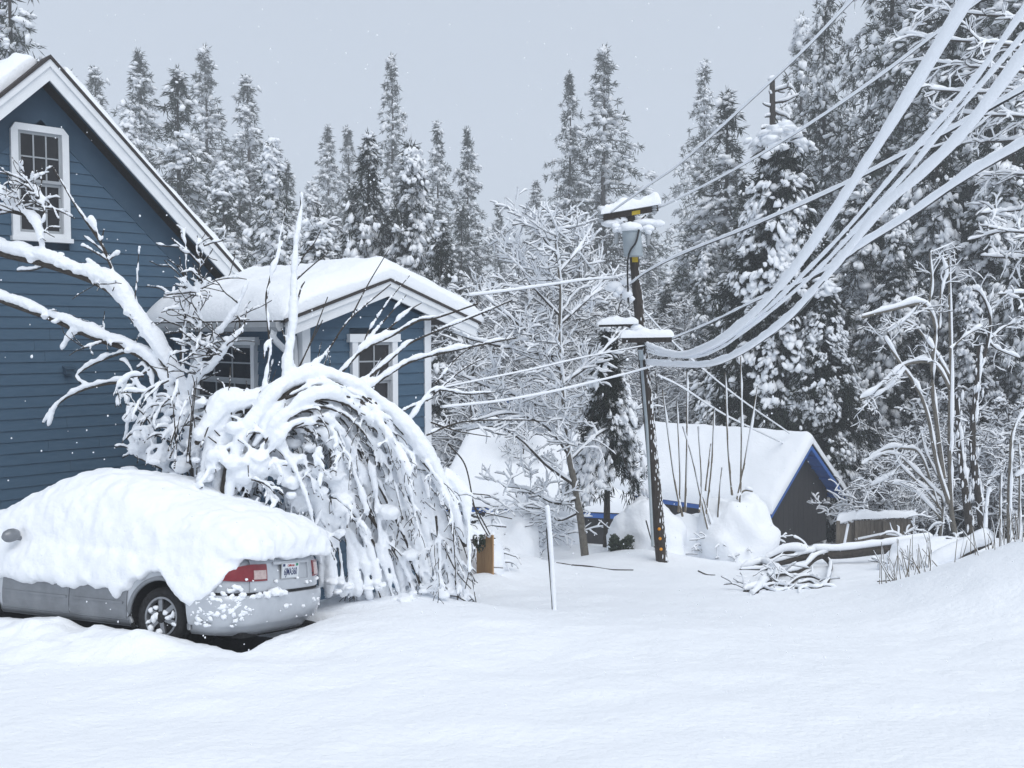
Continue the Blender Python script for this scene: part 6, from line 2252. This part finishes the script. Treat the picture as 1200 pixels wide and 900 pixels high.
# second log end on the bank
ll = thing('fallen_log', 'snow topped log lying up the bank under the pale stems', 'log', P(1120, 655, 21))
m = MB()
q = catmull(px_line([(1090, 668), (1120, 650), (1158, 632)], 21), 14)
m.tube(q, .13, 9)
m.build('trunk', M['bark'], ll, smooth=True)
s = MB()
q = catmull(px_line([(1086, 664), (1120, 645), (1160, 626)], 21), 30)
s.tube(q, .17 * (1 + .15 * fbm(q * 3, 2)), 9)
s.build('snow_cover', M['snow'], ll, smooth=True)

# sticks lying on the snow
def stick(label, pts, d, r=1.1, sn=0.0):
    o = thing('fallen_stick', label, 'stick', P(*pts[0], d), 'sticks lying on the snow')
    m = MB()
    q = px_line(pts, d)
    for v in q:
        v[2] = max(v[2], g1(v[0], v[1]) + 0.01)
    m.tube(catmull(q, 14), np.linspace(r, r * .5, 14) * d / F, 5)
    m.build('stem', M['bark'], o, smooth=True)


stick('long dark stick lying on the snow left of the utility pole foot', [(670, 664), (690, 670), (715, 678), (742, 685)], 21.5, 1.2)
stick('short dark stick in the snow next to the bare tree foot', [(652, 660), (662, 664), (670, 668)], 22.2, 1.0)
stick('short stick poking up right of the utility pole foot', [(818, 669), (828, 676), (838, 684)], 20.8, 1.0)
stick('thin stick slanting up against the white mound by the pole', [(757, 610), (764, 635), (770, 653)], 24.3, .9)
stick('pale stick slanting in the snow before the right bank', [(1028, 693), (1038, 702), (1047, 709)], 19.0, 1.0)

# dry stalks on the bank
rnd = random.Random(55)
spots = [(1058, 716, 17.5, 'clump of dry stalks nearest the road at the foot of the right bank'), (1072, 690, 19.0, 'clump of dry stalks beside the snowy log on the bank'), (1085, 675, 20.5, 'tall dry stalks beneath the log end on the bank'), (1165, 640, 20.0, 'dry brown stems on the crest of the right bank'), (1185, 622, 21.0, 'tall dry stems by the slender sapling at the right edge')]
for x, y, d, lab in spots:
    b = P(x, y, d)
    o = thing('dry_stalks', lab, 'grass clump', (b[0], d, g1(b[0], d)), 'dry stalks poking out of the bank')
    m, s = MB(), MB()
    T = Plant()
    for k in range(15):
        bx, by = b[0] + rnd.gauss(0, .28), d + rnd.gauss(0, .4)
        bz = g1(bx, by) - .05
        h = rnd.uniform(.3, .85)
        tip = np.array([bx + rnd.gauss(-.05, .14), by + rnd.gauss(0, .1), bz + h])
        T.limb([np.array([bx, by, bz]), (np.array([bx, by, bz]) + tip) / 2 + rnd.gauss(0, .02), tip], .010, .006, .012 if rnd.random() < .6 else 0, n=6, k=4, snk=5)
    T.bark.build('stalks', M['stalk'], o, kind='stuff')
    T.snow.build('snow_cover', M['snow_clump'], o, smooth=True, kind='stuff')

# undergrowth between the trees
for x, y, d, lab in ((640, 610, 27.5, 'snow laced undergrowth behind the leaning stake'), (545, 600, 20, 'white tangle of twigs behind the orange boards'), (610, 625, 26, 'arching snowy twigs in front of the long shed window'), (668, 600, 30, 'dark leaved bush with snow tufts behind the bare trunk'), (1085, 640, 25, 'dark tangle of twigs under the fallen log end'), (985, 590, 31.5, 'snowy bough hanging at the corner between shed and fence')):
    b = P(x, y, d)
    o = thing('undergrowth_shrub', lab, 'shrub', (b[0], d, g1(b[0], d)))
    T = Plant()
    for k in range(34):
        p = np.array([b[0] + rnd.gauss(0, .35), d + rnd.gauss(0, .4), b[2] + rnd.gauss(-.2, .35)])
        grow(T, p, np.array([rnd.gauss(0, 1), rnd.gauss(0, .6), rnd.gauss(.2, .6)]), rnd.uniform(.3, .6), .012, 1, rnd, .03, kids=(2, 3), twig=T.twig, droop=.2)
    T.bark.build('branches', M['bark'], o)
    T.twig.build('twigs', M['bark'], o, kind='stuff')
    T.snow.build('snow_cover', M['snow_clump'], o, smooth=True, kind='stuff')

# ------------------------------------------------------------------ falling snow
n = 1150
yy = RNG.uniform(3.0, 16, n)
xx = (RNG.uniform(-80, 1280, n) - 600) / F * yy
zz = RNG.uniform(-0.62, 0.36, n) * yy
zz = np.maximum(zz, G(xx, yy) + 0.1)
m = MB()
r = RNG.uniform(0.003, 0.0075, n) * np.clip(yy / 8, .6, 1.5)
m.blobs(np.stack([xx, yy, zz], -1), r, r, r * RNG.uniform(0.8, 1.6, n), sub=0)
fs = m.build('falling_snow', M['snow_clump'], smooth=True, kind='stuff')
fs['label'] = 'sparse snowflakes falling through the air'

# ------------------------------------------------------------------ haze
hz = MB()
hz.box(np.zeros(3), np.array([1., 0, 0]), np.array([0, 1., 0]), UPZ, -235, 235, -70, 315, -12, 62)
ho = hz.build('haze', None, kind='stuff')
ho['label'] = 'pale snowy air'
hm = bpy.data.materials.new('haze_air')
hm.use_nodes = True
t = hm.node_tree
t.nodes.clear()
out = t.nodes.new('ShaderNodeOutputMaterial')
pv = t.nodes.new('ShaderNodeVolumePrincipled')
pv.inputs['Color'].default_value = (0.93, 0.95, 0.98, 1)
pv.inputs['Density'].default_value = 0.0021
pv.inputs['Anisotropy'].default_value = 0.2
t.links.new(pv.outputs[0], out.inputs['Volume'])
ho.data.materials.append(hm)
print('OBJECTS', len(bpy.data.objects), 'TRIS', sum(len(m.polygons) for m in bpy.data.meshes))
